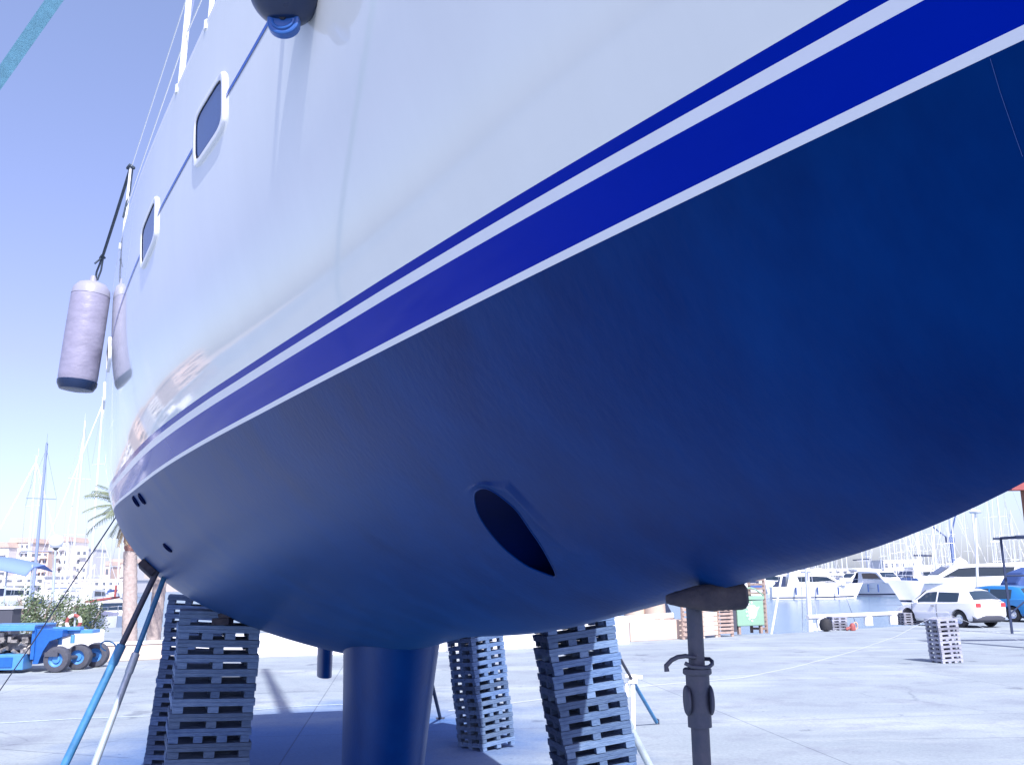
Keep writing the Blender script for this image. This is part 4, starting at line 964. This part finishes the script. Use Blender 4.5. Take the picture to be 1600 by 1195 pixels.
# ================================================================ BOATS
def hull_mesh(b, Lh, bm_, fb, dr=.3, fine=1.0, rake=.12, sheer=.25):
    "bow at +x"
    rows = []; N_ = 22
    for i in range(N_ + 1):
        f = i / N_; x = -Lh / 2 + Lh * f
        wd = bm_ / 2 * (1 - max(0, (f - .35) / .65) ** (2.2 * fine)) * (.86 + .14 * min(1, f / .3)); wd = max(wd, .01)
        zt = fb * (1 + sheer * max(0, f - .4) / .6)
        row = []
        for t in (0, .1, .3, .6, 1):
            xx = x + (rake * Lh * (t - 1) * max(0, f - .6) / .4); row.append((xx, wd * (.0 if t == 0 else (.72 + .28 * t) if f < .95 else t), -dr + (zt + dr) * t))
        rows.append([(p_[0], -p_[1], p_[2]) for p_ in row[::-1]] + row[1:])
    b.grid(rows); b.add(rows[0], [tuple(range(len(rows[0])))])
    return rows
def boot_line(rows, e):
    b = MB()
    for sg in (0, 1):
        g_ = []
        for r_ in rows:
            h_ = r_[4:] if sg else r_[:5][::-1]        # keel ... sheer
            a_, c_ = Vector(h_[1]), Vector(h_[2]); row = []
            for t in (.62, 1.0): q = a_.lerp(c_, t); row.append((q.x * 1.003, q.y * 1.012, q.z))
            g_.append(row)
        b.grid(g_)
    b.build('waterline_stripe', M['darkcan'], e)
def motor_yacht(loc, rz, Lh, label, fly=True, dark=False, group='motor yachts in the marina', scale_h=1.0):
    e = empty('motor_yacht', loc, rz, label, 'motor yacht', group); fb = Lh * .11 * scale_h; bm_ = Lh * .3
    b = MB(); rows = hull_mesh(b, Lh, bm_, fb, .3, 1.0, .1); b.build('hull', M['white'], e, smooth=True, angle=50)
    boot_line(rows, e)
    b = MB(); b.grid([[(r_[0][0], r_[0][1] * .97, r_[0][2] - .03), (r_[-1][0], r_[-1][1] * .97, r_[-1][2] - .03)] for r_ in rows]); b.build('deck', M['white'], e)
    for sd_ in (-1, 1):
        b = MB(); b.grid([[(r_[4][0] * .9, sd_ * (abs(r_[-1 - 1][1]) + .03), fb * .62), (r_[4][0] * .9, sd_ * (abs(r_[-2][1]) + .035), fb * (.78 if not dark else .9))] for r_ in rows[6:17]]); b.build('hull_window', M['glassdark'], e)
    w0 = bm_ * .38
    poly = [(-Lh * .34, fb * .95), (Lh * .3, fb * 1.05), (Lh * .12, fb * 1.9), (-Lh * .3, fb * 2.0)]
    b = MB(); b.prism(poly, -w0, w0); b.build('cabin', M['white'], e, bevel=.12)
    for sd_ in (-1, 1):
        b = MB(); pw = [(-Lh * .2, fb * 1.38), (Lh * .2, fb * 1.32), (Lh * .1, fb * 1.74), (-Lh * .02, fb * 1.8), (-Lh * .22, fb * 1.78)]; y_ = sd_ * (w0 + .015); b.prism(pw, y_ - .012, y_ + .012); b.build('side_window', M['glassdark'], e)
    b = MB(); b.add([(Lh * .215, -w0 * .85, fb * 1.48), (Lh * .215, w0 * .85, fb * 1.48), (Lh * .14, w0 * .8, fb * 1.86), (Lh * .14, -w0 * .8, fb * 1.86)], [(0, 1, 2, 3)]); b.build('windscreen', M['glassdark'], e)
    b = MB(); y_ = w0 * 1.02; b.add([(-Lh * .47, -y_, fb), (-Lh * .34, -y_, fb * 1.85), (-Lh * .34, y_, fb * 1.85), (-Lh * .47, y_, fb), (-Lh * .35, -y_, fb), (-Lh * .35, y_, fb)], [(0, 1, 2, 3), (0, 1, 4), (3, 2, 5)]); b.build('aft_cover', M['darkcan'], e)
    if fly:
        b = MB(); b.prism([(-Lh * .3, fb * 2.02), (Lh * .07, fb * 2.0), (Lh * .12, fb * 2.3), (Lh * .02, fb * 2.4), (-Lh * .3, fb * 2.25)], -w0 * .8, w0 * .8); b.build('flybridge', M['white'], e, bevel=.08)
        b = MB(); b.prism([(-Lh * .16, fb * 3.2), (Lh * .02, fb * 3.15), (Lh * .03, fb * 3.25), (-Lh * .15, fb * 3.32)], -w0 * .6, w0 * .6); b.build('bimini', M['darkcan'], e)
        b = MB(); [b.tube([(x, y, fb * 2.2), (x * .9, y, fb * 3.2)], .03, 6) for x in (-Lh * .15, 0) for y in (-w0 * .55, w0 * .55)]; b.build('bimini_frame', M['steel'], e)
    b = MB(); P = [(r_[-1][0], r_[-1][1] * .95, r_[-1][2] + .55) for r_ in rows[10:]]; P2 = [(p_[0], -p_[1], p_[2]) for p_ in P[::-1]]; b.tube(P + P2, .025, 6)
    for r_ in rows[10::3]: [b.tube([(r_[-1][0], sg * r_[-1][1] * .95, r_[-1][2]), (r_[-1][0], sg * r_[-1][1] * .95, r_[-1][2] + .55)], .02, 5) for sg in (-1, 1)]
    b.build('bow_rail', M['steel'], e)
    for x in (-.25, -.02, .2):
        b = MB(); b.tube([(x * Lh, -bm_ / 2 - .12, fb * .95), (x * Lh, -bm_ / 2 - .12, fb * .35)], .11, 8); b.build('side_fender', M['bluecan'], e)
    return e
def sailboat(loc, rz, Lh, mh, label, cover='bluecan', group='sailing boats moored in the marina', mastm='mast', simple=False, tilt=0):
    e = empty('sailboat', loc, rz, label, 'sailboat', group); fb = Lh * .095; bm_ = Lh * .3
    b = MB(); rows = hull_mesh(b, Lh, bm_, fb, .3, 1.2, .1, .15); b.build('hull', M['white'], e, smooth=True, angle=50)
    boot_line(rows, e)
    b = MB(); b.grid([[(r_[0][0], r_[0][1] * .97, r_[0][2] - .02), (r_[-1][0], r_[-1][1] * .97, r_[-1][2] - .02)] for r_ in rows]); b.build('deck', M['white'], e)
    b = MB(); b.prism([(-Lh * .15, fb * .98), (Lh * .25, fb * 1.05), (Lh * .14, fb * 1.5), (-Lh * .15, fb * 1.55)], -bm_ * .25, bm_ * .25); b.build('cabin', M['white'], e, bevel=.06)
    b = MB(); b.prism([(-Lh * .1, fb * 1.22), (Lh * .14, fb * 1.22), (Lh * .12, fb * 1.36), (-Lh * .1, fb * 1.4)], -bm_ * .256, bm_ * .256); b.build('cabin_window', M['glassdark'], e)
    mx = Lh * .06; b = MB(); b.tube([(mx, 0, fb), (mx - mh * .012, 0, fb + mh)], [.11, .075], 10)
    for f in (.38, .68): b.tube([(mx, -bm_ * .28, fb + mh * f), (mx, bm_ * .28, fb + mh * f)], .03, 6)
    b.tube([(mx - .02, 0, fb + mh), (mx - .02, 0, fb + mh + .7)], .012, 5); b.tube([(mx - .4, 0, fb + mh + .06), (mx + .1, 0, fb + mh + .06)], .02, 5)
    b.build('mast', M[mastm], e, smooth=True)
    b = MB(); b.tube([(mx - .1, 0, fb * 2.2), (mx - Lh * .38, 0, fb * 2.15)], .16, 8); b.build('boom_cover', M[cover], e, smooth=True)
    b = MB(); T = (mx - mh * .012, 0, fb + mh * .97)
    b.tube([(Lh * .49, 0, fb * 1.15), T], .045, 6); b.build('furled_jib', M['white2'], e, smooth=True)
    b = MB(); b.tube([(-Lh * .48, 0, fb), T], .014, 5)
    for sg in (-1, 1): b.tube([(mx, sg * bm_ * .45, fb), (mx, sg * bm_ * .28, fb + mh * .38), (mx, sg * bm_ * .28, fb + mh * .68), T], .014, 5)
    b.build('rigging', M['steel'], e)
    return e
# --- flybridge yacht seen from its side, bow right
def at_water(px, dpt): q = A(px, 930, dpt); return (q.x, dpt, WATER_Z)
motor_yacht(at_water(1277, 138), R(-8), 13.0, 'white flybridge motor yacht with dark cabin windows, bow to the right, beyond the quay', scale_h=1.25)
motor_yacht(at_water(1378, 150), R(-80), 13, 'white motor yacht seen nearly bow on, left of the big yacht', scale_h=1.4, fly=False)
motor_yacht(at_water(1520, 102), R(172), 17.5, 'big white motor yacht with dark hull windows behind the white car', dark=True, scale_h=1.15, fly=False)
motor_yacht(at_water(1345, 190), R(200), 15.0, 'white flybridge yacht farther out between the masts', scale_h=1.2)
motor_yacht(at_water(1455, 185), R(15), 15, 'white flybridge yacht behind the bow of the big yacht', scale_h=1.3)
motor_yacht(at_water(1205, 200), R(30), 14, 'small looking white motor yacht far out right of the bin', scale_h=1.2)
motor_yacht(at_water(176, 60), R(-62), 8.0, 'white motor boat behind the left palm trunk', scale_h=1.3, fly=False)
b = MB(); q = A(160, 941, 57); b.prism([(-.8, 0), (.75, .22), (.8, .34), (-.8, .12)], -.6, .6); b.tube([(.72, 0, .2), (.75, 0, 1.0)], .07, 6); b.tube([(-.7, 0, .05), (-.7, 0, -q.z + 0)], .03, 5); o = b.build('red_bimini', M['red']); o.location = q; tag(o, 'flat red sun canopy over the motor boat behind the left palm', 'canopy')
# --- sailboat at the quay: long white hull with cover
e = sailboat((A(1285, 960, 40.5).x, 41.5, WATER_Z + .1), R(196), 4.6, 7.5, 'small white covered sailboat moored close along the quay with bare mast', cover='white2')
cols = ['bluecan', 'white2', 'darkcan', 'white2']
specs = [(1402, 118, 11.5, 15.5, 'w'), (1468, 84, 11, 14.5, 'w'), (1544, 80, 12.5, 24, 'w'), (1578, 105, 12, 22, 'w'), (1425, 150, 12, 15, 'w'), (1330, 170, 12, 15, 'w'), (1500, 150, 12, 17, 'd'), (1360, 200, 13, 16, 'd'), (1262, 190, 12, 15, 'w'), (1240, 230, 12, 16, 'd'), (1300, 240, 12, 16, 'w'), (1452, 200, 13, 18, 'w'), (1522, 220, 13, 19, 'w'), (1560, 180, 13, 19, 'w'), (1490, 260, 13, 20, 'w'), (1385, 260, 13, 18, 'w'), (1222, 260, 12, 14, 'w'), (1590, 230, 13, 21, 'w')]
right_lab = ['the nearest mast left of centre of the right marina', 'standing left of the crane', 'with the thick tall mast above the white car', 'with a tall mast just right of the thick one', 'in the row behind the flybridge yacht', 'in the middle distance above the small pallet stack', 'with a dark mast right of the crane', 'with a dark mast near the hull edge', 'behind the flybridge of the nearest yacht', 'with a short dark mast, far left of the right marina', 'far out behind the covered quay boat', 'far out left of the domed cover', 'far out right of the domed cover', 'far out behind the thick mast', 'farthest, beside the crane', 'farthest, left of the crane', 'farthest, nearest the green bin', 'far out at the right edge']
proto_far = None
for i, (px_, dp_, Lh_, mh_, cc) in enumerate(specs):
    sailboat(at_water(px_, dp_ * 1.3), R(random.Random(i).uniform(60, 130)), Lh_ * 1.1, mh_ * 1.22, 'white sailboat ' + right_lab[i], cover=cols[i % 4], mastm='mast' if cc == 'w' else 'mastdark')
lspecs = [(-120, 60, 12, 16, 'w', 'white sailboat beyond the left edge nearest the blue machine'), (-260, 70, 12, 17, 'w', 'white sailboat beyond the left edge, tall pale mast'), (-420, 62, 12, 15, 'd', 'white sailboat beyond the left edge, dark mast'), (-600, 70, 13, 17, 'w', 'white sailboat farthest beyond the left edge'), (53, 62, 11, 11.6, 'd', 'white sailboat with dark blue mast left of the globe lamp'), (28, 75, 11, 12.5, 'w', 'white sailboat with pale mast at the left edge'), (112, 90, 12, 18.0, 'w', 'white sailboat with the mast right of the globe lamp'), (128, 80, 12, 18.2, 'w', 'white sailboat with the tallest mast at left'), (180, 120, 12, 11.5, 'w', 'white sailboat far behind the palm with short mast'), (150, 140, 12, 9, 'w', 'white sailboat far out left of the palm'), (95, 160, 12, 12, 'w', 'white sailboat far out behind the shrubs')]
for i, (px_, dp_, Lh_, mh_, cc, lb) in enumerate(lspecs):
    sailboat(at_water(px_, dp_), R(random.Random(i + 50).uniform(60, 130)), Lh_, mh_, lb, cover=cols[i % 4], mastm='mast' if cc == 'w' else 'mastdark')
# far crowded marina: many small boats, individuals sharing one mesh set
e0 = empty('moored_boat', at_water(1180, 175), R(80), 'small white boat moored in the far rows of the marina', 'boat', 'boats in the far rows of the marina')
b = MB(); rows = hull_mesh(b, 8, 2.8, 1.0, .3); b.grid([[(r_[0][0], r_[0][1] * .97, r_[0][2] - .02), (r_[-1][0], r_[-1][1] * .97, r_[-1][2] - .02)] for r_ in rows]); b.build('hull', M['white'], e0, smooth=True, angle=50)
b = MB(); b.prism([(-2.6, 1.0), (1.9, 1.05), (1.0, 2.0), (-2.4, 2.1)], -1, 1); b.build('cabin', M['white'], e0)
b = MB(); b.prism([(-2.2, 1.35), (1.3, 1.35), (.95, 1.75), (-2.2, 1.85)], -1.02, 1.02); b.build('window', M['glassdark'], e0)
b = MB(); b.prism([(-3.4, 1.0), (-2.5, 1.0), (-2.4, 2.0), (-3.2, 1.9)], -1.05, 1.05); can0 = b.build('canvas', M['bluecan'], e0)
rn = random.Random(11)
for i in range(64):
    left = i % 4 == 0
    px_ = rn.uniform(-30, 200) if left else rn.uniform(1165, 1600); dp_ = rn.uniform(110, 270) if left else rn.uniform(165, 320)
    c_ = copy_tree(e0); c_.location = at_water(px_, dp_); c_.rotation_euler.z = R(rn.choice([70, 95, 120, 250, 275])); s_ = rn.uniform(.8, 1.35); c_.scale = (s_, s_, s_ * 1.1)
    if rn.random() < .82:
        for ch in c_.children:
            if ch.name.startswith('canvas'): ch.data = ch.data.copy(); ch.data.materials[0] = rn.choice([M['darkcan'], M['white2'], M['white2'], M['white2'], M['greytube']])
# far masts belong to small far yachts
mp0 = empty('moored_sailboat', at_water(1210, 200), R(90), 'tiny white sailboat with bare mast in the far rows of the marina', 'sailboat', 'sailboats in the far rows of the marina')
b = MB(); rows = hull_mesh(b, 10, 3, 1.0, .3); b.grid([[(r_[0][0], r_[0][1] * .97, r_[0][2] - .02), (r_[-1][0], r_[-1][1] * .97, r_[-1][2] - .02)] for r_ in rows]); b.build('hull', M['white'], mp0, smooth=True, angle=50)
b = MB(); b.tube([(.5, 0, 1), (.4, 0, 14)], [.1, .07], 6); [b.tube([(.45, -.9, z), (.45, .9, z)], .03, 5) for z in (5.5, 9.5)]; b.build('mast', M['mast'], mp0)
b = MB(); b.tube([(4.9, 0, 1.1), (.4, 0, 13.7)], .03, 5); b.tube([(-4.9, 0, 1), (.4, 0, 13.8)], .015, 5); b.build('rigging', M['mast'], mp0)
b = MB(); b.tube([(.4, 0, 2.1), (-3.6, 0, 2.1)], .16, 8); b.build('boom_cover', M['bluecan'], mp0)
for i in range(64):
    left = i % 5 == 0
    c_ = copy_tree(mp0); px_ = rn.uniform(-20, 200) if left else rn.uniform(1200, 1605); c_.location = at_water(px_, rn.uniform(170, 330)); c_.rotation_euler.z = R(rn.uniform(50, 130)); s_ = rn.uniform(.8, 1.15); c_.scale = (s_, s_, s_ * (.7 if left else 1.0))
# domed white cover, crane, quay rail, lamp, frame, travel hoist
q = at_water(1506, 105); e = empty('covered_boat', q, R(100), 'white boat under a tall domed white winter cover', 'boat')
e.scale = (1.15, 1.15, 1.2)
b = MB(); hull_mesh(b, 5, 2.2, 1.2); b.build('hull', M['white'], e, smooth=True)
b = MB(); b.lathe([(1.15, 1.15), (1.15, 2.0), (.95, 3.1), (.55, 3.9), (0, 4.25)], 16); b.build('domed_cover', M['white2'], e, smooth=True, angle=70)
q = A(1491, 905, 420); tp = A(1494, 843, 420)
e = empty('tower_crane', (q.x, 420, 0), R(20), 'small blue tower crane far beyond the masts', 'crane')
b = MB(); b.box((0, 0, tp.z / 2 - 1), (1.5, 1.5, tp.z)); b.box((0, 0, tp.z), (3, 2.4, 2.4)); b.build('tower', M['bluecan'], e)
b = MB(); b.tube([(0, 0, tp.z), (-11, 0, tp.z + 7)], .3, 5); b.build('jib', M['bluecan'], e)
b = MB(); b.tube([(0, 0, tp.z), (6, 0, tp.z + 14)], .35, 5); b.build('upper_jib', M['bluecan'], e)
e = empty('quay_rail', G(1262, 978) * 1.0, 0, 'long white tubular rail on white posts along the quay edge', 'rail')
r0 = A(1262, 964, 37.3); r1 = A(1442, 956, 40.5); o_ = Vector(e.location)
b = MB(); b.tube([r0 - o_, r1 - o_], .09, 10); b.build('rail_tube', M['white'], e, smooth=True)
for f in (.1, .5, .72, .97):
    q = r0.lerp(r1, f) - o_; b = MB(); b.box((q.x, q.y, (q.z - .04) / 2), (.3, .2, q.z - .1)); b.build('rail_post', M['white'], e)
c = G(1330, 985); e = empty('hose_reel', c, 0, 'small red and orange mooring hose reel lying beside the quay pallet stack', 'hose reel')
e.scale = (.62, .62, .62)
b = MB(); b.lathe([(0, 0), (.16, .02), (.18, .3), (.1, .42), (0, .46)], 14, Matrix.Translation((.1, 0, 0))); b.tube([(-.3, 0, .08), (0, 0, .2)], .09, 8); b.build('reel_body', M['red'], e, smooth=True)
b = MB(); b.tube([(.3 + .12 * math.cos(t), 0, .3 + .2 * math.sin(t)) for t in [i * .5 for i in range(13)]], .03, 6); b.build('hose', mat('orange_hose', (.7, .4, .25), .6), e)
# dark steel frame at right edge
q0 = A(1578, 960, 33); zt = A(1578, 840, 33).z
e = empty('steel_gantry', (q0.x, 33, 0), R(-10), 'dark steel lattice frame at the right edge beside the blue car', 'steel frame')
for x, y in ((0, 0), (.42, -1.2), (1.6, 0), (1.9, -1.2)):
    b = MB(); b.box((x, y, zt / 2), (.07, .07, zt)); b.build('post', M['bluetube'] if x else M['darkcan'], e)
b = MB(); b.tube([(-.25, 0, zt - .02), (1.7, 0, zt + .0)], .04, 6); b.tube([(.1, -1.2, zt), (2.0, -1.2, zt)], .04, 6); b.tube([(0, 0, zt), (.42, -1.2, zt)], .04, 6); b.tube([(0, 0, zt * .6), (1.6, 0, zt * .6)], .03, 6); b.tube([(0, 0, zt * .2), (1.6, 0, zt * .6)], .03, 6)
b.build('top_beams', M['darkcan'], e)
q = A(1592, 902, 44); e = empty('covered_dinghy', (q.x + .7, 44, 0), 0, 'boat under a blue tarpaulin at the right edge behind the blue car', 'boat')
b = MB(); b.prism([(-1.3, 1.5), (-.9, 2.05), (-.2, 2.3), (2, 2.35), (2.4, 1.4), (2, .6), (-.9, .6)], -.8, .8); b.build('tarpaulin', M['bluecan'], e, bevel=.15)
b = MB(); [b.box((x, 0, .3), (.15, 1.2, .6)) for x in (-.6, 1.2)]; b.build('cradle', M['rust'], e)
q = A(1598, 762, 26); q2 = A(1568, 762, 26)
e = empty('travel_hoist', (q.x, 26, 0), 0, 'red travel hoist with dark leg showing at the right edge under the bow', 'boat hoist')
b = MB(); b.box((2.4, 0, q.z + .1), (5.6, .35, .34)); b.build('top_girder', M['red'], e)
for x in (.12, 4.9):
    b = MB(); b.box((x, 0, q.z / 2), (.24, .3, q.z)); b.build('leg', M['beamrust'], e)
    wheel(e, (x, -.3, .4), .4, .25, rim=M['red'])
q = A(1526, 930, 56); tp = A(1524, 800, 56)
e = empty('street_lamp', (q.x, 56, 0), 0, 'tall quay street lamp with white disc head left of the thick mast', 'street lamp')
b = MB(); b.tube([(0, 0, 0), (tp.x - q.x, 0, tp.z)], [.09, .05], 8); b.build('lamp_post', M['mast'], e); b = MB(); b.lathe([(0, -.1), (.3, -.06), (.36, .03), (.1, .15), (0, .16)], 16, Matrix.Translation((tp.x - q.x, 0, tp.z))); b.build('lamp_head', M['globe'], e, smooth=True)

# ================================================================ CARS
def car(loc, rz, paint, label, Lc=4.2, Wc=1.76, Hc=1.48, name='hatchback_car', estate=False):
    "front at +x"
    e = empty(name, loc, rz, label, 'car', 'cars parked by the quay')
    hl = Lc / 2; r = .32
    # body loft: stations (x, half width low, bonnet/belt height, sill height)
    ST_ = [(-hl, .74, .90, .40), (-hl + .05, .81, .95, .34), (-hl + .25, .86, .98, .26), (-hl + .8, .88, .97, .22), (-.4, .88, .94, .2), (.5, .88, .92, .2), (1.05, .87, .90, .2), (1.5, .85, .82, .22), (hl - .25, .8, .72, .24), (hl - .06, .68, .62, .28), (hl, .5, .5, .34)]
    b = MB(); rows = []
    for x, wd, hb, sl_ in ST_:
        wd *= Wc / 1.76
        row = [(x, wd * .9, sl_), (x, wd * .99, sl_ + .1), (x, wd * 1.0, sl_ + (hb - sl_) * .6), (x, wd * .97, hb - .04), (x, wd * .9, hb), (x, wd * .4, hb + .03)]
        rows.append(row + [(p_[0], -p_[1], p_[2]) for p_ in row[::-1]])
    b.grid(rows, close=True); b.add(rows[0], [tuple(range(12))]); b.add(rows[-1], [tuple(range(12))]); o = b.build('body', paint, e, smooth=True, angle=32)
    # cut wheel arches
    for ix, xw in enumerate((-hl + .78, hl - .82)):
        cb = MB(); cb.lathe([(.38, -1.2), (.38, 1.2)], 26, Matrix.Translation((xw, 0, r)) @ Matrix.Rotation(R(90), 4, 'X')); co = cb.build('cutter', paint, None)
        bpy.context.view_layer.update()
        md = o.modifiers.new('arch', 'BOOLEAN'); md.operation = 'DIFFERENCE'; md.object = co; md.solver = 'EXACT'
        co.parent = e; CUT.append((o, co))
    # greenhouse
    rear = -hl + (.12 if not estate else .05)
    bw = .82 * Wc / 1.76; rw = .60 * Wc / 1.76
    GS = [(rear, bw * .92, .95, .96), (rear + .42, bw, rw * .96, Hc - .09), (rear + .75, bw, rw, Hc - .02), (-.1, bw, rw * 1.02, Hc), (.45, bw, rw, Hc - .05), (1.12, bw * .95, .95, .9)]
    b = MB(); rows = []
    for i, (x, w1, w2, zt_) in enumerate(GS):
        if i in (0, 5): row = [(x, w1, .9), (x, w1 * .98, .905 if i == 5 else .98), (x, w1 * .9, .91 if i == 5 else .99), (x, w1 * .4, .915 if i == 5 else 1.0)]
        else: row = [(x, w1, .9), (x, w2 + (w1 - w2) * .14, zt_ - .1), (x, w2 * .9, zt_ - .02), (x, w2 * .4, zt_ + .01)]
        rows.append(row + [(p_[0], -p_[1], p_[2]) for p_ in row[::-1]])
    b.grid(rows); b.build('roof', paint, e, smooth=True, angle=30)
    def lerp(a_, b2, f): return tuple(a_[k] + (b2[k] - a_[k]) * f for k in range(3))
    for sg in (1, -1):
        def sp(x, f):
            # side surface between belt and top row, at fraction f
            for (r0, r1) in zip(rows[:-1], rows[1:]):
                if r0[0][0] <= x <= r1[0][0]:
                    t = (x - r0[0][0]) / (r1[0][0] - r0[0][0]); a_ = lerp(r0[0], r1[0], t); b2 = lerp(r0[1], r1[1], t); q = lerp(a_, b2, f); return (q[0], sg * (q[1] + .012), q[2])
            return (x, sg * .8, 1)
        for (x0, x1, f0, f1, tf0, tf1) in ((rear + .70, -.28, .12, .9, .9, .93), (-.2, .98, .12, .14, .93, .35)):
            b = MB(); rws = []
            for k_ in range(9):
                t = k_ / 8; x = x0 + (x1 - x0) * t; tf = tf0 + (tf1 - tf0) * max(0, (t - .45) / .55) if tf1 < .5 else tf0
                rws.append([sp(x, .12), sp(x, .12 + (tf - .12) * .5), sp(x, tf)])
            b.grid(rws); b.build('side_window', M['carglass'], e)
        yb = .886 * Wc / 1.76 * sg
        for xg in (1.02, -.26):
            b = MB(); b.tube([(xg, yb * .985, .3), (xg, yb * 1.0, .6), (xg, yb * .975, .88)], .009, 5); b.build('door_gap', M['rubber'], e)
        b = MB(); b.box((-.08, yb * 1.0, .80), (.16, .03, .03)); b.build('door_handle', M['plastic'], e)
        b = MB(); b.box((.78, sg * (bw + .1), .96), (.14, .2, .12)); b.build('wing_mirror', paint, e, bevel=.03)
        b = MB(); b.box((-hl + .09, sg * .63, .84), (.2, .26, .17)); b.build('tail_light', M['lampred'], e, bevel=.03)
        b = MB(); b.box((hl - .2, sg * .55, .62), (.2, .26, .12)); b.build('headlight', M['globe'], e, bevel=.03)
        b = MB(); b.box((0, sg * (.885 * Wc / 1.76), .55), (1.7, .02, .035)); b.build('side_trim', paint, e)
    b = MB(); rg_ = []
    for t in (.14, .5, .93):
        a_ = [lerp(rows[0][k_], rows[1][k_], t) for k_ in (1, 2, 3, 4, 5, 6)]
        rg_.append([(q_[0] - .02, q_[1] * .93, q_[2] + .012) for q_ in a_])
    b.grid(rg_); b.build('rear_window', M['carglass'], e, smooth=True)
    b = MB(); b.add([(1.10, .7, .95), (1.10, -.7, .95), (.52, -.56, Hc - .08), (.52, .56, Hc - .08)], [(0, 1, 2, 3)]); b.build('windscreen', M['carglass'], e)
    b = MB(); rw_ = []
    for y in (-.84, -.7, -.3, .3, .7, .84):
        x = -hl - .02 + .16 * max(0, abs(y) - .6) / .24 * 1.2; rw_.append([(x, y, .24), (x - .03, y, .32), (x - .03, y, .42), (x + .02, y, .46)])
    b.grid(rw_); so_ = b.build('rear_bumper', M['plastic'], e, smooth=True); sm_ = so_.modifiers.new('t', 'SOLIDIFY'); sm_.thickness = .06
    b = MB(); b.box((-hl - .012, 0, .62), (.02, .5, .11)); b.build('number_plate', M['white2'], e)
    b = MB(); b.box((0, 0, .27), (Lc - .5, Wc * .8, .16)); b.build('underfloor', M['plastic'], e)
    for xw in (-hl + .78, hl - .82):
        for sg in (1, -1): wheel(e, (xw, sg * (Wc / 2 - .13), r), r, .2, rim=M['steel'], tyre=M['rubber'])
    return e
CUT = []
q = G(1502, 979); car((q.x, q.y + 1.0, 0), R(112), M['carwhite'], 'white three door hatchback seen from its rear left corner')
q = G(1592, 973); car((q.x + .35, q.y + 2.4, 0), R(118), M['carblue'], 'blue hatchback half cut off behind the white car', Hc=1.52, Lc=4.2)
# bake the wheel-arch cuts so that no cutter object stays behind
bpy.context.view_layer.update()
dg = bpy.context.evaluated_depsgraph_get()
for o in {id(a_): a_ for a_, _ in CUT}.values():
    me = bpy.data.meshes.new_from_object(o.evaluated_get(dg)); o.modifiers.clear(); o.data = me
for _, co in CUT: bpy.data.objects.remove(co, do_unlink=True)

# scratch line on the antifouling at the bow
P = []
for px_, py_ in [(1548, 92), (1557, 118), (1565, 145), (1577, 180), (1588, 215), (1599, 245)]:
    h_ = on_hull(px_, py_)
    if h_: P.append(HP(h_[0], h_[1], 1, .0006))
if len(P) > 2:
    scr.tube(P, .00032, 5); scr.build('paint_scratch', M['scratch'], yacht)
